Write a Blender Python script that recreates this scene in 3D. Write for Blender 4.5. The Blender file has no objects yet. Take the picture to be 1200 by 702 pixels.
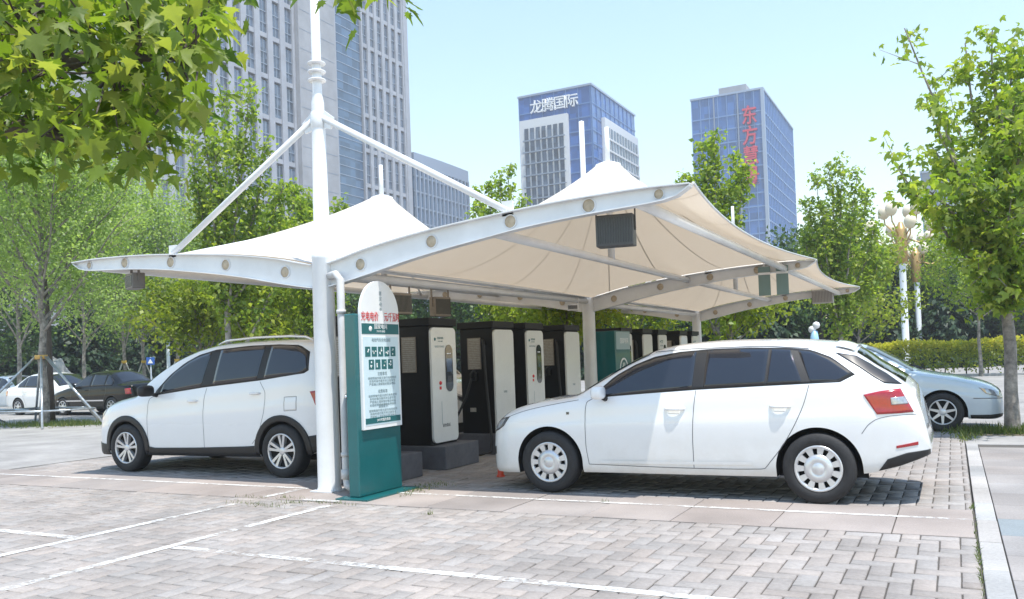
import bpy, bmesh, math, random
import numpy as np
from mathutils import Vector, Matrix
R = math.radians
random.seed(7); rng = np.random.default_rng(7)
scene = bpy.context.scene
COL = scene.collection

# ---------------------------------------------------------------- camera
# World: X along the parked cars, Y away along the row of charging posts, Z up; origin at the foot of the front mast.
CAM = Vector((6.16, -7.45, 1.361))
FPX, YAW, PITCH, ROLL = 1001.5, R(27.25), R(1.28), R(-2.06)
fw = Vector((-math.sin(YAW)*math.cos(PITCH), math.cos(YAW)*math.cos(PITCH), math.sin(PITCH)))
r0 = Vector((math.cos(YAW), math.sin(YAW), 0)); u0 = r0.cross(fw)
rt = r0*math.cos(ROLL) + u0*math.sin(ROLL); up = u0*math.cos(ROLL) - r0*math.sin(ROLL)
cd = bpy.data.cameras.new('camera'); cam = bpy.data.objects.new('camera', cd); COL.objects.link(cam)
cd.sensor_fit = 'HORIZONTAL'; cd.sensor_width = 36.0; cd.lens = 36.0*FPX/1200.0
cd.shift_y = 49.0/1200.0
cd.clip_start = 0.05; cd.clip_end = 3000
M = Matrix((rt, up, -fw)).transposed().to_4x4(); M.translation = CAM
cam.matrix_world = M
scene.camera = cam

# ---------------------------------------------------------------- light
SUN_TO = Vector((0.27, -0.16, 1.0)).normalized()
sd = bpy.data.lights.new('sun', 'SUN'); sd.energy = 3.7; sd.angle = R(0.5); sd.color = (1.0, 0.95, 0.87)
sun = bpy.data.objects.new('sun', sd); COL.objects.link(sun)
sun.rotation_euler = SUN_TO.to_track_quat('Z', 'Y').to_euler()
world = bpy.data.worlds.new('World'); scene.world = world; world.use_nodes = True
wn = world.node_tree; bg = wn.nodes['Background']
sky = wn.nodes.new('ShaderNodeTexSky'); sky.sky_type = 'NISHITA'; sky.sun_disc = False
sky.sun_elevation = math.asin(SUN_TO.z); sky.sun_rotation = math.atan2(SUN_TO.x, SUN_TO.y)
sky.altitude = 0; sky.air_density = 1.75; sky.dust_density = 0.2; sky.ozone_density = 2.0
bg.inputs['Strength'].default_value = 0.15
wn.links.new(sky.outputs[0], bg.inputs['Color'])
vs = scene.view_settings
vs.view_transform = 'Standard'; vs.look = 'None'; vs.exposure = 0.80; vs.gamma = 1.0; vs.use_curve_mapping = False
cy_ = scene.cycles
cy_.max_bounces = 7; cy_.diffuse_bounces = 3; cy_.glossy_bounces = 3; cy_.transmission_bounces = 4; cy_.transparent_max_bounces = 12
cy_.caustics_reflective = False; cy_.caustics_refractive = False
cy_.sample_clamp_indirect = 6.0

# ---------------------------------------------------------------- helpers
def ray(x, y):
    return fw + rt*((x-600)/FPX) + up*((400-y)/FPX)
def at(x, y, U=None, V=None, z=None, depth=None):     # place a point of the site from a sight line and one known coordinate
    d = ray(x, y)
    if U is not None: t = (U-CAM.x)/d.x
    elif V is not None: t = (V-CAM.y)/d.y
    elif z is not None: t = (z-CAM.z)/d.z
    else: t = depth
    return CAM + d*t
def to_px(p):
    q = Vector(p)-CAM; k = q.dot(fw)
    return 600+FPX*q.dot(rt)/k, 400-FPX*q.dot(up)/k, k

MATS = {}
def mat(name, col=(.5,.5,.5), rough=.5, metal=0.0, spec=.5, coat=0.0, noise=None, bump=None, emit=None):
    """noise=(scale, amount, detail) varies the colour; bump=(scale, strength)"""
    if name in MATS: return MATS[name]
    m = bpy.data.materials.new(name); m.use_nodes = True; nt = m.node_tree; b = nt.nodes['Principled BSDF']
    b.inputs['Base Color'].default_value = (*col, 1); b.inputs['Roughness'].default_value = rough
    b.inputs['Metallic'].default_value = metal; b.inputs['Specular IOR Level'].default_value = spec
    b.inputs['Coat Weight'].default_value = coat; b.inputs['Coat Roughness'].default_value = 0.04
    if noise or bump:
        tc = nt.nodes.new('ShaderNodeTexCoord')
    if noise:
        n = nt.nodes.new('ShaderNodeTexNoise'); n.inputs['Scale'].default_value = noise[0]
        n.inputs['Detail'].default_value = noise[2] if len(noise) > 2 else 6; n.inputs['Roughness'].default_value = .65
        nt.links.new(tc.outputs['Object'], n.inputs['Vector'])
        mp = nt.nodes.new('ShaderNodeMapRange'); mp.inputs['From Min'].default_value = .3; mp.inputs['From Max'].default_value = .7
        mp.inputs['To Min'].default_value = 1-noise[1]; mp.inputs['To Max'].default_value = 1+noise[1]*.5
        nt.links.new(n.outputs['Fac'], mp.inputs['Value'])
        mx = nt.nodes.new('ShaderNodeVectorMath'); mx.operation = 'SCALE'; mx.inputs[0].default_value = col
        nt.links.new(mp.outputs[0], mx.inputs['Scale']); nt.links.new(mx.outputs[0], b.inputs['Base Color'])
    if bump:
        n2 = nt.nodes.new('ShaderNodeTexNoise'); n2.inputs['Scale'].default_value = bump[0]; n2.inputs['Detail'].default_value = 5
        nt.links.new(tc.outputs['Object'], n2.inputs['Vector'])
        bp = nt.nodes.new('ShaderNodeBump'); bp.inputs['Strength'].default_value = bump[1]; bp.inputs['Distance'].default_value = .01
        nt.links.new(n2.outputs['Fac'], bp.inputs['Height']); nt.links.new(bp.outputs[0], b.inputs['Normal'])
    if emit:
        b.inputs['Emission Color'].default_value = (*col, 1); b.inputs['Emission Strength'].default_value = emit
    MATS[name] = m; return m

def put(o, parent=None):
    COL.objects.link(o)
    if parent is not None: o.parent = parent
    return o
def tag(o, label=None, cat=None, group=None, kind=None):
    if label: o['label'] = label
    if cat: o['category'] = cat
    if group: o['group'] = group
    if kind: o['kind'] = kind
    return o
def thing(name, label, cat, loc=(0,0,0), rz=0.0, group=None):
    o = bpy.data.objects.new(name, None); o.empty_display_size = .3; COL.objects.link(o)
    o.location = loc; o.rotation_euler = (0,0,rz)
    return tag(o, label, cat, group)
def copy_tree(o, parent=None):
    c = o.copy(); COL.objects.link(c); c.parent = parent
    for ch in list(o.children): copy_tree(ch, c)
    return c
class MB:
    def __init__(s): s.v = []; s.f = []; s.m = []; s.sm = []
    def add(s, verts, faces, mi=0, smooth=False):
        o = len(s.v); s.v.extend([tuple(p) for p in verts]); s.f.extend([tuple(i+o for i in f) for f in faces])
        s.m.extend([mi]*len(faces)); s.sm.extend([smooth]*len(faces)); return s
    def box(s, a, b, mi=0):
        x0,y0,z0 = a; x1,y1,z1 = b
        return s.add([(x0,y0,z0),(x1,y0,z0),(x1,y1,z0),(x0,y1,z0),(x0,y0,z1),(x1,y0,z1),(x1,y1,z1),(x0,y1,z1)],
            [(0,3,2,1),(4,5,6,7),(0,1,5,4),(1,2,6,5),(2,3,7,6),(3,0,4,7)], mi)
    def bbox(s, a, b, r=.01, mi=0):            # box with chamfered edges
        bm = bmesh.new(); bmesh.ops.create_cube(bm, size=1)
        for v in bm.verts: v.co = Vector(((a[i]+b[i])/2 + v.co[i]*(b[i]-a[i]) for i in range(3)))
        bmesh.ops.bevel(bm, geom=list(bm.edges), offset=r, segments=2, profile=.5, affect='EDGES')
        bm.verts.ensure_lookup_table()
        s.add([v.co[:] for v in bm.verts], [[v.index for v in f.verts] for f in bm.faces], mi, False); bm.free(); return s
    def tube(s, pts, r, n=10, cap=True, mi=0):
        pts = [Vector(p) for p in pts]; rr = r if isinstance(r, (list, tuple)) else [r]*len(pts)
        vs, fs = [], []; prev = None
        for i, p in enumerate(pts):
            t = (pts[min(i+1,len(pts)-1)]-pts[max(i-1,0)]).normalized()
            a = prev - t*prev.dot(t) if prev is not None else (Vector((0,0,1)).cross(t) if abs(t.z) < .95 else Vector((1,0,0)).cross(t))
            a.normalize(); prev = a; b = t.cross(a)
            for k in range(n):
                an = 2*math.pi*k/n; vs.append(p+(a*math.cos(an)+b*math.sin(an))*rr[i])
        for i in range(len(pts)-1):
            for k in range(n):
                k2 = (k+1)%n; fs.append((i*n+k, i*n+k2, (i+1)*n+k2, (i+1)*n+k))
        s.add(vs, fs, mi, True)
        if cap:
            s.add(vs[:n], [tuple(range(n))[::-1]], mi); s.add(vs[-n:], [tuple(range(n))], mi)
        return s
    def lathe(s, prof, n=24, o=(0,0,0), axis='z', mi=0, smooth=True):
        vs, fs = [], []; m = len(prof)
        for k in range(n):
            an = 2*math.pi*k/n; c, sn = math.cos(an), math.sin(an)
            for (r, h) in prof:
                if axis == 'z': p = (r*c, r*sn, h)
                elif axis == 'y': p = (r*c, h, -r*sn)
                else: p = (h, r*c, r*sn)
                vs.append((p[0]+o[0], p[1]+o[1], p[2]+o[2]))
        for k in range(n):
            k2 = (k+1)%n
            for i in range(m-1): fs.append((k*m+i, k2*m+i, k2*m+i+1, k*m+i+1))
        return s.add(vs, fs, mi, smooth)
    def prism(s, poly, d0, d1, plane='xz', mi=0):    # extrude a 2-D outline between two depths
        n = len(poly)
        f = {'xz': lambda p, d: (p[0], d, p[1]), 'yz': lambda p, d: (d, p[0], p[1]), 'xy': lambda p, d: (p[0], p[1], d)}[plane]
        vs = [f(p, d0) for p in poly]+[f(p, d1) for p in poly]
        fs = [tuple(range(n)), tuple(range(n, 2*n))[::-1]]+[(i, (i+n), (i+1)%n+n, (i+1)%n) for i in range(n)]
        return s.add(vs, fs, mi)
    def mesh(s, name, mats):
        me = bpy.data.meshes.new(name); me.from_pydata(s.v, [], s.f)
        for m in (mats if isinstance(mats, (list, tuple)) else [mats]): me.materials.append(m)
        me.polygons.foreach_set('material_index', s.m); me.polygons.foreach_set('use_smooth', s.sm)
        bm = bmesh.new(); bm.from_mesh(me); bmesh.ops.remove_doubles(bm, verts=list(bm.verts), dist=1e-5)
        bmesh.ops.recalc_face_normals(bm, faces=list(bm.faces)); bm.to_mesh(me); bm.free()
        return me
    def build(s, name, mats, parent=None):
        return put(bpy.data.objects.new(name, s.mesh(name, mats)), parent)
def np_mesh(name, V, F, material, tone=None, smooth=False):
    """V (n,3), F (m,k) equal-size faces; tone: float per vertex"""
    me = bpy.data.meshes.new(name); n, m, k = len(V), len(F), F.shape[1]
    me.vertices.add(n); me.vertices.foreach_set('co', np.ascontiguousarray(V, dtype=np.float32).ravel())
    me.loops.add(m*k); me.loops.foreach_set('vertex_index', np.ascontiguousarray(F, dtype=np.int32).ravel())
    me.polygons.add(m); me.polygons.foreach_set('loop_start', np.arange(0, m*k, k, dtype=np.int32))
    me.polygons.foreach_set('loop_total', np.full(m, k, dtype=np.int32))
    if tone is not None:
        a = me.attributes.new('tone', 'FLOAT', 'POINT'); a.data.foreach_set('value', np.asarray(tone, dtype=np.float32))
    me.materials.append(material); me.update(calc_edges=True)
    if smooth: me.polygons.foreach_set('use_smooth', np.ones(m, dtype=bool))
    return me
def text_obj(name, body, size, material, mtx, parent=None, extrude=.01, label=None, sx=1.0, bold=0.0):
    cu = bpy.data.curves.new(name, 'FONT'); cu.body = body; cu.size = size; cu.extrude = extrude; cu.align_x = 'CENTER'; cu.align_y = 'CENTER'
    cu.resolution_u = 3; cu.offset = size*bold
    t = bpy.data.objects.new(name, cu); COL.objects.link(t)
    me = bpy.data.meshes.new_from_object(t.evaluated_get(bpy.context.evaluated_depsgraph_get()))
    bpy.data.objects.remove(t); me.materials.clear(); me.materials.append(material); me.name = name
    me.transform(mtx @ Matrix.Diagonal((sx, 1, 1, 1)))
    return put(bpy.data.objects.new(name, me), parent)
def pchip(pts):
    x = np.array([p[0] for p in pts], float); y = np.array([p[1] for p in pts], float)
    h = np.diff(x); d = np.diff(y)/h; m = np.zeros_like(y)
    for i in range(1, len(x)-1):
        if d[i-1]*d[i] > 0:
            w1 = 2*h[i]+h[i-1]; w2 = h[i]+2*h[i-1]; m[i] = (w1+w2)/(w1/d[i-1]+w2/d[i])
    m[0] = d[0]; m[-1] = d[-1]
    def f(q):
        q = np.clip(np.asarray(q, float), x[0], x[-1]); i = np.clip(np.searchsorted(x, q, side='right')-1, 0, len(h)-1)
        t = (q-x[i])/h[i]
        return (2*t**3-3*t**2+1)*y[i]+(t**3-2*t**2+t)*h[i]*m[i]+(-2*t**3+3*t**2)*y[i+1]+(t**3-t**2)*h[i]*m[i+1]
    return f
# ================================================================ ground
def stone_mat(name, col, var=.25, rough=.85, scale=30, speck=.18, objrand=False, attr=False, bump=.25):
    m = bpy.data.materials.new(name); m.use_nodes = True; nt = m.node_tree; b = nt.nodes['Principled BSDF']; MATS[name] = m
    N, Lk = nt.nodes.new, nt.links.new
    b.inputs['Roughness'].default_value = rough; b.inputs['Specular IOR Level'].default_value = .3
    geo = N('ShaderNodeNewGeometry')
    n1 = N('ShaderNodeTexNoise'); n1.inputs['Scale'].default_value = scale; n1.inputs['Detail'].default_value = 9; n1.inputs['Roughness'].default_value = .75; Lk(geo.outputs['Position'], n1.inputs['Vector'])
    n2 = N('ShaderNodeTexNoise'); n2.inputs['Scale'].default_value = 1.1; n2.inputs['Detail'].default_value = 5; Lk(geo.outputs['Position'], n2.inputs['Vector'])
    m1 = N('ShaderNodeMapRange'); m1.inputs['From Min'].default_value = .3; m1.inputs['From Max'].default_value = .7; m1.inputs['To Min'].default_value = 1-speck; m1.inputs['To Max'].default_value = 1+speck; Lk(n1.outputs['Fac'], m1.inputs['Value'])
    m2 = N('ShaderNodeMapRange'); m2.inputs['From Min'].default_value = .3; m2.inputs['From Max'].default_value = .7; m2.inputs['To Min'].default_value = .76; m2.inputs['To Max'].default_value = 1.12; Lk(n2.outputs['Fac'], m2.inputs['Value'])
    mu = N('ShaderNodeMath'); mu.operation = 'MULTIPLY'; Lk(m1.outputs[0], mu.inputs[0]); Lk(m2.outputs[0], mu.inputs[1])
    last = mu.outputs[0]; hue = None
    if objrand or attr:
        if objrand: src = N('ShaderNodeObjectInfo').outputs['Random']
        else:
            a = N('ShaderNodeAttribute'); a.attribute_name = 'tone'; src = a.outputs['Fac']
        m3 = N('ShaderNodeMapRange'); m3.inputs['To Min'].default_value = 1-var; m3.inputs['To Max'].default_value = 1+var*.6; Lk(src, m3.inputs['Value'])
        mm = N('ShaderNodeMath'); mm.operation = 'MULTIPLY'; Lk(last, mm.inputs[0]); Lk(m3.outputs[0], mm.inputs[1]); last = mm.outputs[0]
        fr = N('ShaderNodeMath'); fr.operation = 'MULTIPLY'; fr.inputs[1].default_value = 7.31; Lk(src, fr.inputs[0])
        f2 = N('ShaderNodeMath'); f2.operation = 'FRACT'; Lk(fr.outputs[0], f2.inputs[0])
        hx = N('ShaderNodeMix'); hx.data_type = 'RGBA'; hx.inputs['A'].default_value = (col[0]*1.03, col[1]*.985, col[2]*.965, 1); hx.inputs['B'].default_value = (col[0]*.985, col[1]*1.0, col[2]*1.025, 1)
        Lk(f2.outputs[0], hx.inputs['Factor']); hue = hx.outputs['Result']
    sc = N('ShaderNodeVectorMath'); sc.operation = 'SCALE'; sc.inputs[0].default_value = col
    if hue is not None: Lk(hue, sc.inputs[0])
    Lk(last, sc.inputs['Scale']); Lk(sc.outputs[0], b.inputs['Base Color'])
    bp = N('ShaderNodeBump'); bp.inputs['Strength'].default_value = bump; bp.inputs['Distance'].default_value = .004; Lk(n1.outputs['Fac'], bp.inputs['Height']); Lk(bp.outputs[0], b.inputs['Normal'])
    return m
G_base = stone_mat('pale_concrete', (.315,.302,.29), scale=9, speck=.12)
G_bed = stone_mat('joint_sand', (.10,.09,.08), scale=40)
G_pav = stone_mat('paver_single', (.325,.300,.280), var=.12, objrand=True)
G_pavs = stone_mat('paver_field', (.325,.300,.280), var=.12, attr=True)
G_slab = stone_mat('granite_slab', (.315,.283,.263), var=.14, objrand=True, scale=70, speck=.16)
G_lane = stone_mat('lane_slab', (.315,.295,.28), var=.12, objrand=True, scale=50)
G_lane_b = stone_mat('lane_slab_bluish', (.26,.29,.30), var=.1, objrand=True, scale=50)
G_kerb = stone_mat('kerb_stone', (.385,.378,.365), var=.16, objrand=True, scale=45)

def worn_paint():
    m = bpy.data.materials.new('worn_white_paint'); m.use_nodes = True; nt = m.node_tree; b = nt.nodes['Principled BSDF']; N, Lk = nt.nodes.new, nt.links.new
    b.inputs['Base Color'].default_value = (.74,.74,.72,1); b.inputs['Roughness'].default_value = .7
    geo = N('ShaderNodeNewGeometry'); n = N('ShaderNodeTexNoise'); n.inputs['Scale'].default_value = 14; n.inputs['Detail'].default_value = 10; n.inputs['Roughness'].default_value = .78; Lk(geo.outputs['Position'], n.inputs['Vector'])
    n2 = N('ShaderNodeTexNoise'); n2.inputs['Scale'].default_value = 1.7; Lk(geo.outputs['Position'], n2.inputs['Vector'])
    ad = N('ShaderNodeMath'); ad.operation = 'MULTIPLY_ADD'; ad.inputs[1].default_value = .55; Lk(n2.outputs['Fac'], ad.inputs[0]); Lk(n.outputs['Fac'], ad.inputs[2])
    mr = N('ShaderNodeMapRange'); mr.inputs['From Min'].default_value = .66; mr.inputs['From Max'].default_value = .86; Lk(ad.outputs[0], mr.inputs['Value'])
    Lk(mr.outputs[0], b.inputs['Alpha'])
    return m
G_paint = worn_paint()

gm = MB(); gm.add([(-300,-80,-.06),(300,-80,-.06),(300,420,-.06),(-300,420,-.06)], [(0,1,2,3)])
ground = tag(gm.build('ground', G_base), kind='structure')
# parking court: raised pale sheet up to the paving level
yd = MB().box((-60,-14,-.055),(-6.55,60,-.004)).build('court_surface', G_base); tag(yd, kind='structure')
yd2 = MB().box((-6.55,16.4,-.055),(60,60,-.004)).build('court_surface', G_base); tag(yd2, kind='structure')

def brick_proto(L, W, ch=.006, dep=.03):
    a, c = L/2-.0045, W/2-.0045; i, j = a-ch, c-ch
    v = [(-i,-j,0),(i,-j,0),(i,j,0),(-i,j,0),(-a,-c,-ch*.9),(a,-c,-ch*.9),(a,c,-ch*.9),(-a,c,-ch*.9),(-a,-c,-dep),(a,-c,-dep),(a,c,-dep),(-a,c,-dep)]
    f = [(0,1,2,3)]+[(4+k, 4+(k+1)%4, (k+1)%4, k) for k in range(4)]+[(8+k, 8+(k+1)%4, 4+(k+1)%4, 4+k) for k in range(4)]
    return np.array(v), np.array(f)
BW = .126; BL = .252
pv, pf = brick_proto(BL, BW)
def herring(x0, x1, y0, y1):
    """centres and quarter turns of a right-angled herringbone that fills a rectangle"""
    out = []; nx, ny = int((x1-x0)/BW)+2, int((y1-y0)/BW)+2
    for i in range(-2, nx):
        for j in range(-2, ny):
            k = (i-j) % 4
            if k == 0: c = (x0+(i+1)*BW, y0+(j+.5)*BW, 0)
            elif k == 3: c = (x0+(i+.5)*BW, y0+(j+1)*BW, 1)
            else: continue
            hx, hy = (BL/2, BW/2) if c[2] == 0 else (BW/2, BL/2)
            if c[0]-hx > x1-.03 or c[0]+hx < x0+.03 or c[1]-hy > y1-.03 or c[1]+hy < y0+.03: continue
            xa, xb, ya, yb = max(c[0]-hx, x0), min(c[0]+hx, x1), max(c[1]-hy, y0), min(c[1]+hy, y1)      # bricks cut to fit the border
            if xb-xa < .03 or yb-ya < .03: continue
            whole = xb-xa > 2*hx-.002 and yb-ya > 2*hy-.002
            out.append(c+(1,1,1) if whole else ((xa+xb)/2, (ya+yb)/2, c[2], (xb-xa)/(2*hx), (yb-ya)/(2*hy), 0))
    return out
def lay(name, parent, bricks, zj=.0018):
    n = len(bricks); B = np.array(bricks); nv = len(pv)
    V = np.repeat(pv[None], n, 0); turn = B[:,2] == 1
    Vt = V.copy(); Vt[...,0] = -V[...,1]; Vt[...,1] = V[...,0]; V[turn] = Vt[turn]
    V[...,0] *= B[:,3:4]; V[...,1] *= B[:,4:5]
    tl = rng.normal(0, .006, (n,2)); V[...,2] += (V[...,0]*tl[:,0:1]+V[...,1]*tl[:,1:2])+rng.normal(0, zj, (n,1))
    V[...,0] += B[:,0:1]; V[...,1] += B[:,1:2]
    F = (pf[None]+(np.arange(n)*nv)[:,None,None]).reshape(-1,4)
    me = np_mesh(name, V.reshape(-1,3), F, G_pavs, tone=np.repeat(rng.random(n), nv))
    return tag(put(bpy.data.objects.new(name, me), parent), kind='stuff')
# front field
fb = tag(MB().box((-9.6,-7.2,-.055),(6.26,-.625,-.009)).build('paving', G_bed), kind='structure')
br = herring(-9.6, 6.255, -7.2, -.63)
def rank(c):
    x, y, k = to_px((c[0], c[1], 0)) if (Vector((c[0],c[1],0))-CAM).dot(fw) > .5 else (1e6, 0, 1)
    return k if (-20 < x < 1220 and y < 720 and c[5]) else 1e6
br.sort(key=rank)
pm = {}
for turn in (0, 1):
    v = pv.copy()
    if turn: v = np.stack([-pv[:,1], pv[:,0], pv[:,2]], 1)
    pm[turn] = np_mesh('paver_brick', v, pf, G_pav)
for c in br[:300]:
    o = put(bpy.data.objects.new('paver_brick', pm[c[2]]), fb); o.location = (c[0], c[1], rng.normal(0,.0018)); o.rotation_euler = (rng.normal(0,.006), rng.normal(0,.006), rng.normal(0,.006))
lay('paver_field', fb, br[300:])
# paving of the charging bays
bb = tag(MB().box((-6.4,.50,-.055),(6.255,16.3,-.009)).build('bay_paving', G_bed), kind='structure')
lay('bay_paver_field', bb, herring(-6.4, 6.25, .50, 16.3))
# granite band with single slabs
sb = tag(MB().box((-9.6,-.625,-.055),(6.26,.50,-.009)).build('slab_band', G_bed), kind='structure')
x = -9.58
while x < 6.2:
    w = .80+rng.normal(0,.02); x1 = min(x+w, 6.25)
    o = MB().bbox((-(x1-x)/2+.004,-.556,-.04),((x1-x)/2-.004,.556,0), .005).build('granite_slab', G_slab, sb); o.location = ((x+x1)/2, -.063, rng.normal(0,.0015)); x = x1
# kerb strip and lane slabs on the right
kb = tag(MB().box((6.262,-9,-.055),(6.405,5.75,-.012)).build('kerb_strip', G_bed), kind='structure')
for i in range(18):
    o = MB().bbox((-.069,-.405,-.04),(.069,.405,.004), .006).build('kerb_stone', G_kerb, kb); o.location = (6.334, -8.55+i*.82, rng.normal(0,.0012))
    o.rotation_euler[2] = rng.normal(0,.003)
ln = tag(MB().box((6.407,-9,-.055),(60,5.75,-.012)).build('lane_paving', G_bed), kind='structure')
for i in range(22):
    for j in range(6):
        o = MB().bbox((-.446,-.322,-.03),(.446,.322,0), .004).build('lane_slab', G_lane_b if i == 13 else G_lane, ln); o.location = (6.407+.45+j*.9, -8.6+i*.65, rng.normal(0,.0012))
MB().box((11.81,-9,-.05),(60,5.75,-.002)).build('lane_far', G_lane, ln)
# concrete strip beyond the bay and the car court behind
st = tag(MB().box((6.262,5.755,-.055),(60,16.39,-.004)).build('court_surface', G_base), kind='structure')
gs = MB()
# painted lines
def line(name, x0, y0, x1, y1, z=.0045):
    n = max(2, int(max(x1-x0, y1-y0)/.1)); mb = MB()
    for i in range(n):
        if x1-x0 > y1-y0: a, c = x0+(x1-x0)*i/n, x0+(x1-x0)*(i+1)/n; q = [(a,y0),(c,y0),(c,y1),(a,y1)]
        else: a, c = y0+(y1-y0)*i/n, y0+(y1-y0)*(i+1)/n; q = [(x0,a),(x1,a),(x1,c),(x0,c)]
        mb.add([(p[0], p[1], z) for p in q], [(0,1,2,3)])
    return tag(mb.build(name, G_paint), kind='structure')
line('painted_line', -.46,-7.2,-.37,-1.0); line('painted_line', .61,-7.2,.70,-.80)
line('painted_line', .72,-2.78,6.2,-2.69); line('painted_line', -6.6,-2.78,-.48,-2.69)
line('painted_line', -9.4,.03,-.35,.09); line('painted_line', .80,.03,6.24,.09)
line('painted_line', -.46,-.55,-.37,-.02); line('painted_line', .15,-.62,.58,-.54)

# ================================================================ buildings
def facade_glass(name, col, rough=.08, var=.25, cell=(3.0,3.4)):
    m = bpy.data.materials.new(name); m.use_nodes = True; nt = m.node_tree; b = nt.nodes['Principled BSDF']; N, Lk = nt.nodes.new, nt.links.new
    oi = N('ShaderNodeNewGeometry'); vo = N('ShaderNodeTexWhiteNoise'); vo.noise_dimensions = '3D'
    sn = N('ShaderNodeVectorMath'); sn.operation = 'SNAP'; sn.inputs[1].default_value = (cell[0], cell[0], cell[1]); Lk(oi.outputs['Position'], sn.inputs[0]); Lk(sn.outputs[0], vo.inputs['Vector'])
    mr = N('ShaderNodeMapRange'); mr.inputs['To Min'].default_value = 1-var; mr.inputs['To Max'].default_value = 1+var; Lk(vo.outputs['Value'], mr.inputs['Value'])
    sc = N('ShaderNodeVectorMath'); sc.operation = 'SCALE'; sc.inputs[0].default_value = col; Lk(mr.outputs[0], sc.inputs['Scale']); Lk(sc.outputs[0], b.inputs['Base Color'])
    b.inputs['Roughness'].default_value = rough; b.inputs['Specular IOR Level'].default_value = .7
    return m
B_stone = mat('pale_cladding', (.35,.37,.42), .7, noise=(.35,.18), bump=(2,.1))
B_stone2 = mat('grey_cladding', (.33,.34,.37), .7, noise=(.3,.2))
B_glassA = facade_glass('office_glass_dark', (.085,.115,.165), var=.5, cell=(1.2,1.8))
B_glassB = facade_glass('curtain_glass', (.07,.12,.20), var=.3, cell=(1.5,1.7))
B_glassC = facade_glass('blue_curtain_glass', (.04,.12,.36), var=.25, cell=(1.6,1.9))
B_glassD = facade_glass('deep_blue_glass', (.04,.12,.34), var=.28, cell=(1.5,1.9))
B_mull = mat('mullion_metal', (.34,.40,.50), .4, metal=.3)
B_mulld = mat('mullion_dark', (.24,.29,.37), .5)
B_white = mat('white_frame_cladding', (.66,.68,.70), .6)
B_sign_w = mat('white_sign_letters', (.85,.87,.88), .5)
B_sign_r = mat('red_sign_letters', (.60,.05,.09), .5)

def window_grid(parent, U, v0, v1, z0, z1, cols, row_h, pier, sp, m_glass, m_pier, m_sp, depth=.7, sub=3):
    """facade in the plane x=U, looking towards +x: piers, spandrels and a window object in every bay"""
    cw = (v1-v0)/cols; rows = int((z1-z0)/row_h)
    w = MB(); ww, hh = cw-pier, row_h-sp
    w.box((0,-ww/2,-hh/2),(.12,ww/2,hh/2), 0)
    for k in range(1, sub): w.box((.12,-ww/2,-hh/2+hh*k/sub-.07),(.24,ww/2,-hh/2+hh*k/sub+.07), 1)
    w.box((.12,-.05,-hh/2),(.22,.05,hh/2), 1)
    me = w.mesh('window', [m_glass, B_mulld])
    for i in range(cols):
        for j in range(rows):
            zc = z1-(j+.5)*row_h; o = put(bpy.data.objects.new('window', me), parent); o.location = (U-depth, v0+(i+.5)*cw, zc-sp/2)
    for i in range(cols+1):
        v = v0+i*cw; MB().box((U-depth-.4, max(v-pier/2, v0), z0),(U, min(v+pier/2, v1), z1)).build('pier', m_pier, parent)
    for j in range(rows+1):
        z = z1-j*row_h; MB().box((U-depth-.35, v0+.01, z-sp/2),(U-.18, v1-.01, z+sp/2)).build('spandrel', m_sp, parent)

# --- tall pale office slab on the left
tA = thing('office_tower', 'tall pale stone office tower with ribbed window bays, behind the front mast on the left', 'tower', (-110,105,0))
tA.location = (0,0,0)
MB().box((-132,66,0),(-96.0,144.6,104)).build('core', B_stone2, tA)
window_grid(tA, -95, 69.3, 109.2, 3, 100, 13, 7.0, 1.25, .8, B_glassA, B_stone, B_stone, depth=.5)
MB().box((-97.3,109.3,0),(-94.2,119.4,103)).build('stone_pier', B_stone2, tA)
for k in range(28): MB().box((-94.25,109.6,3.5*k+2),(-94.17,119.1,3.5*k+2.07)).build('cladding_joint', B_mulld, tA)
cg = MB().box((-97.1,119.5,0),(-95.4,128.5,101)).build('curtain_wall', B_glassB, tA)
for k in range(56): MB().box((-95.42,119.5,1.8*k),(-95.33,128.5,1.8*k+.12)).build('transom', B_mull, tA)
MB().box((-97.1,118.6,0),(-94.6,120.2,102)).build('stone_pier', B_stone, tA)
window_grid(tA, -95, 128.7, 143.4, 3, 100, 6, 7.0, .95, .8, B_glassA, B_stone, B_stone, depth=.5)
MB().box((-97.1,143.35,0),(-94.8,144.8,103)).build('stone_pier', B_stone, tA)
MB().box((-98,66,103.6),(-94.6,145,105.5)).build('parapet', B_stone, tA)

# --- lower curtain-wall block behind it
tB = thing('office_block', 'lower blue-grey striped office block just right of the pale tower', 'building')
bm_ = MB(); n = 14
vv = np.linspace(146, 169.3, n); top = [45.3+.15*math.sin(math.pi*i/(n-1)) for i in range(n)]
poly = [(146,0)]+[(vv[i], top[i]) for i in range(n)]+[(169.3,0)]
bm_.prism(poly, -120, -95.3, 'yz').build('core', B_glassB, tB)
for i in range(15):
    v = 146.4+i*1.62; MB().box((-95.3, v-.17, 0),(-94.8, v+.17, 44.3)).build('fin', B_mull, tB)
for k in range(13): MB().box((-95.29,146,3.4*k+1),(-95.1,169.3,3.4*k+1.35)).build('transom', B_mulld, tB)
cr = MB()
for i in range(n-1): cr.prism([(vv[i],top[i]-1.2),(vv[i+1],top[i+1]-1.2),(vv[i+1],top[i+1]+1.6),(vv[i],top[i]+1.6)], -96.2, -95.0, 'yz')
cr.build('parapet', B_mull, tB)

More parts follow.
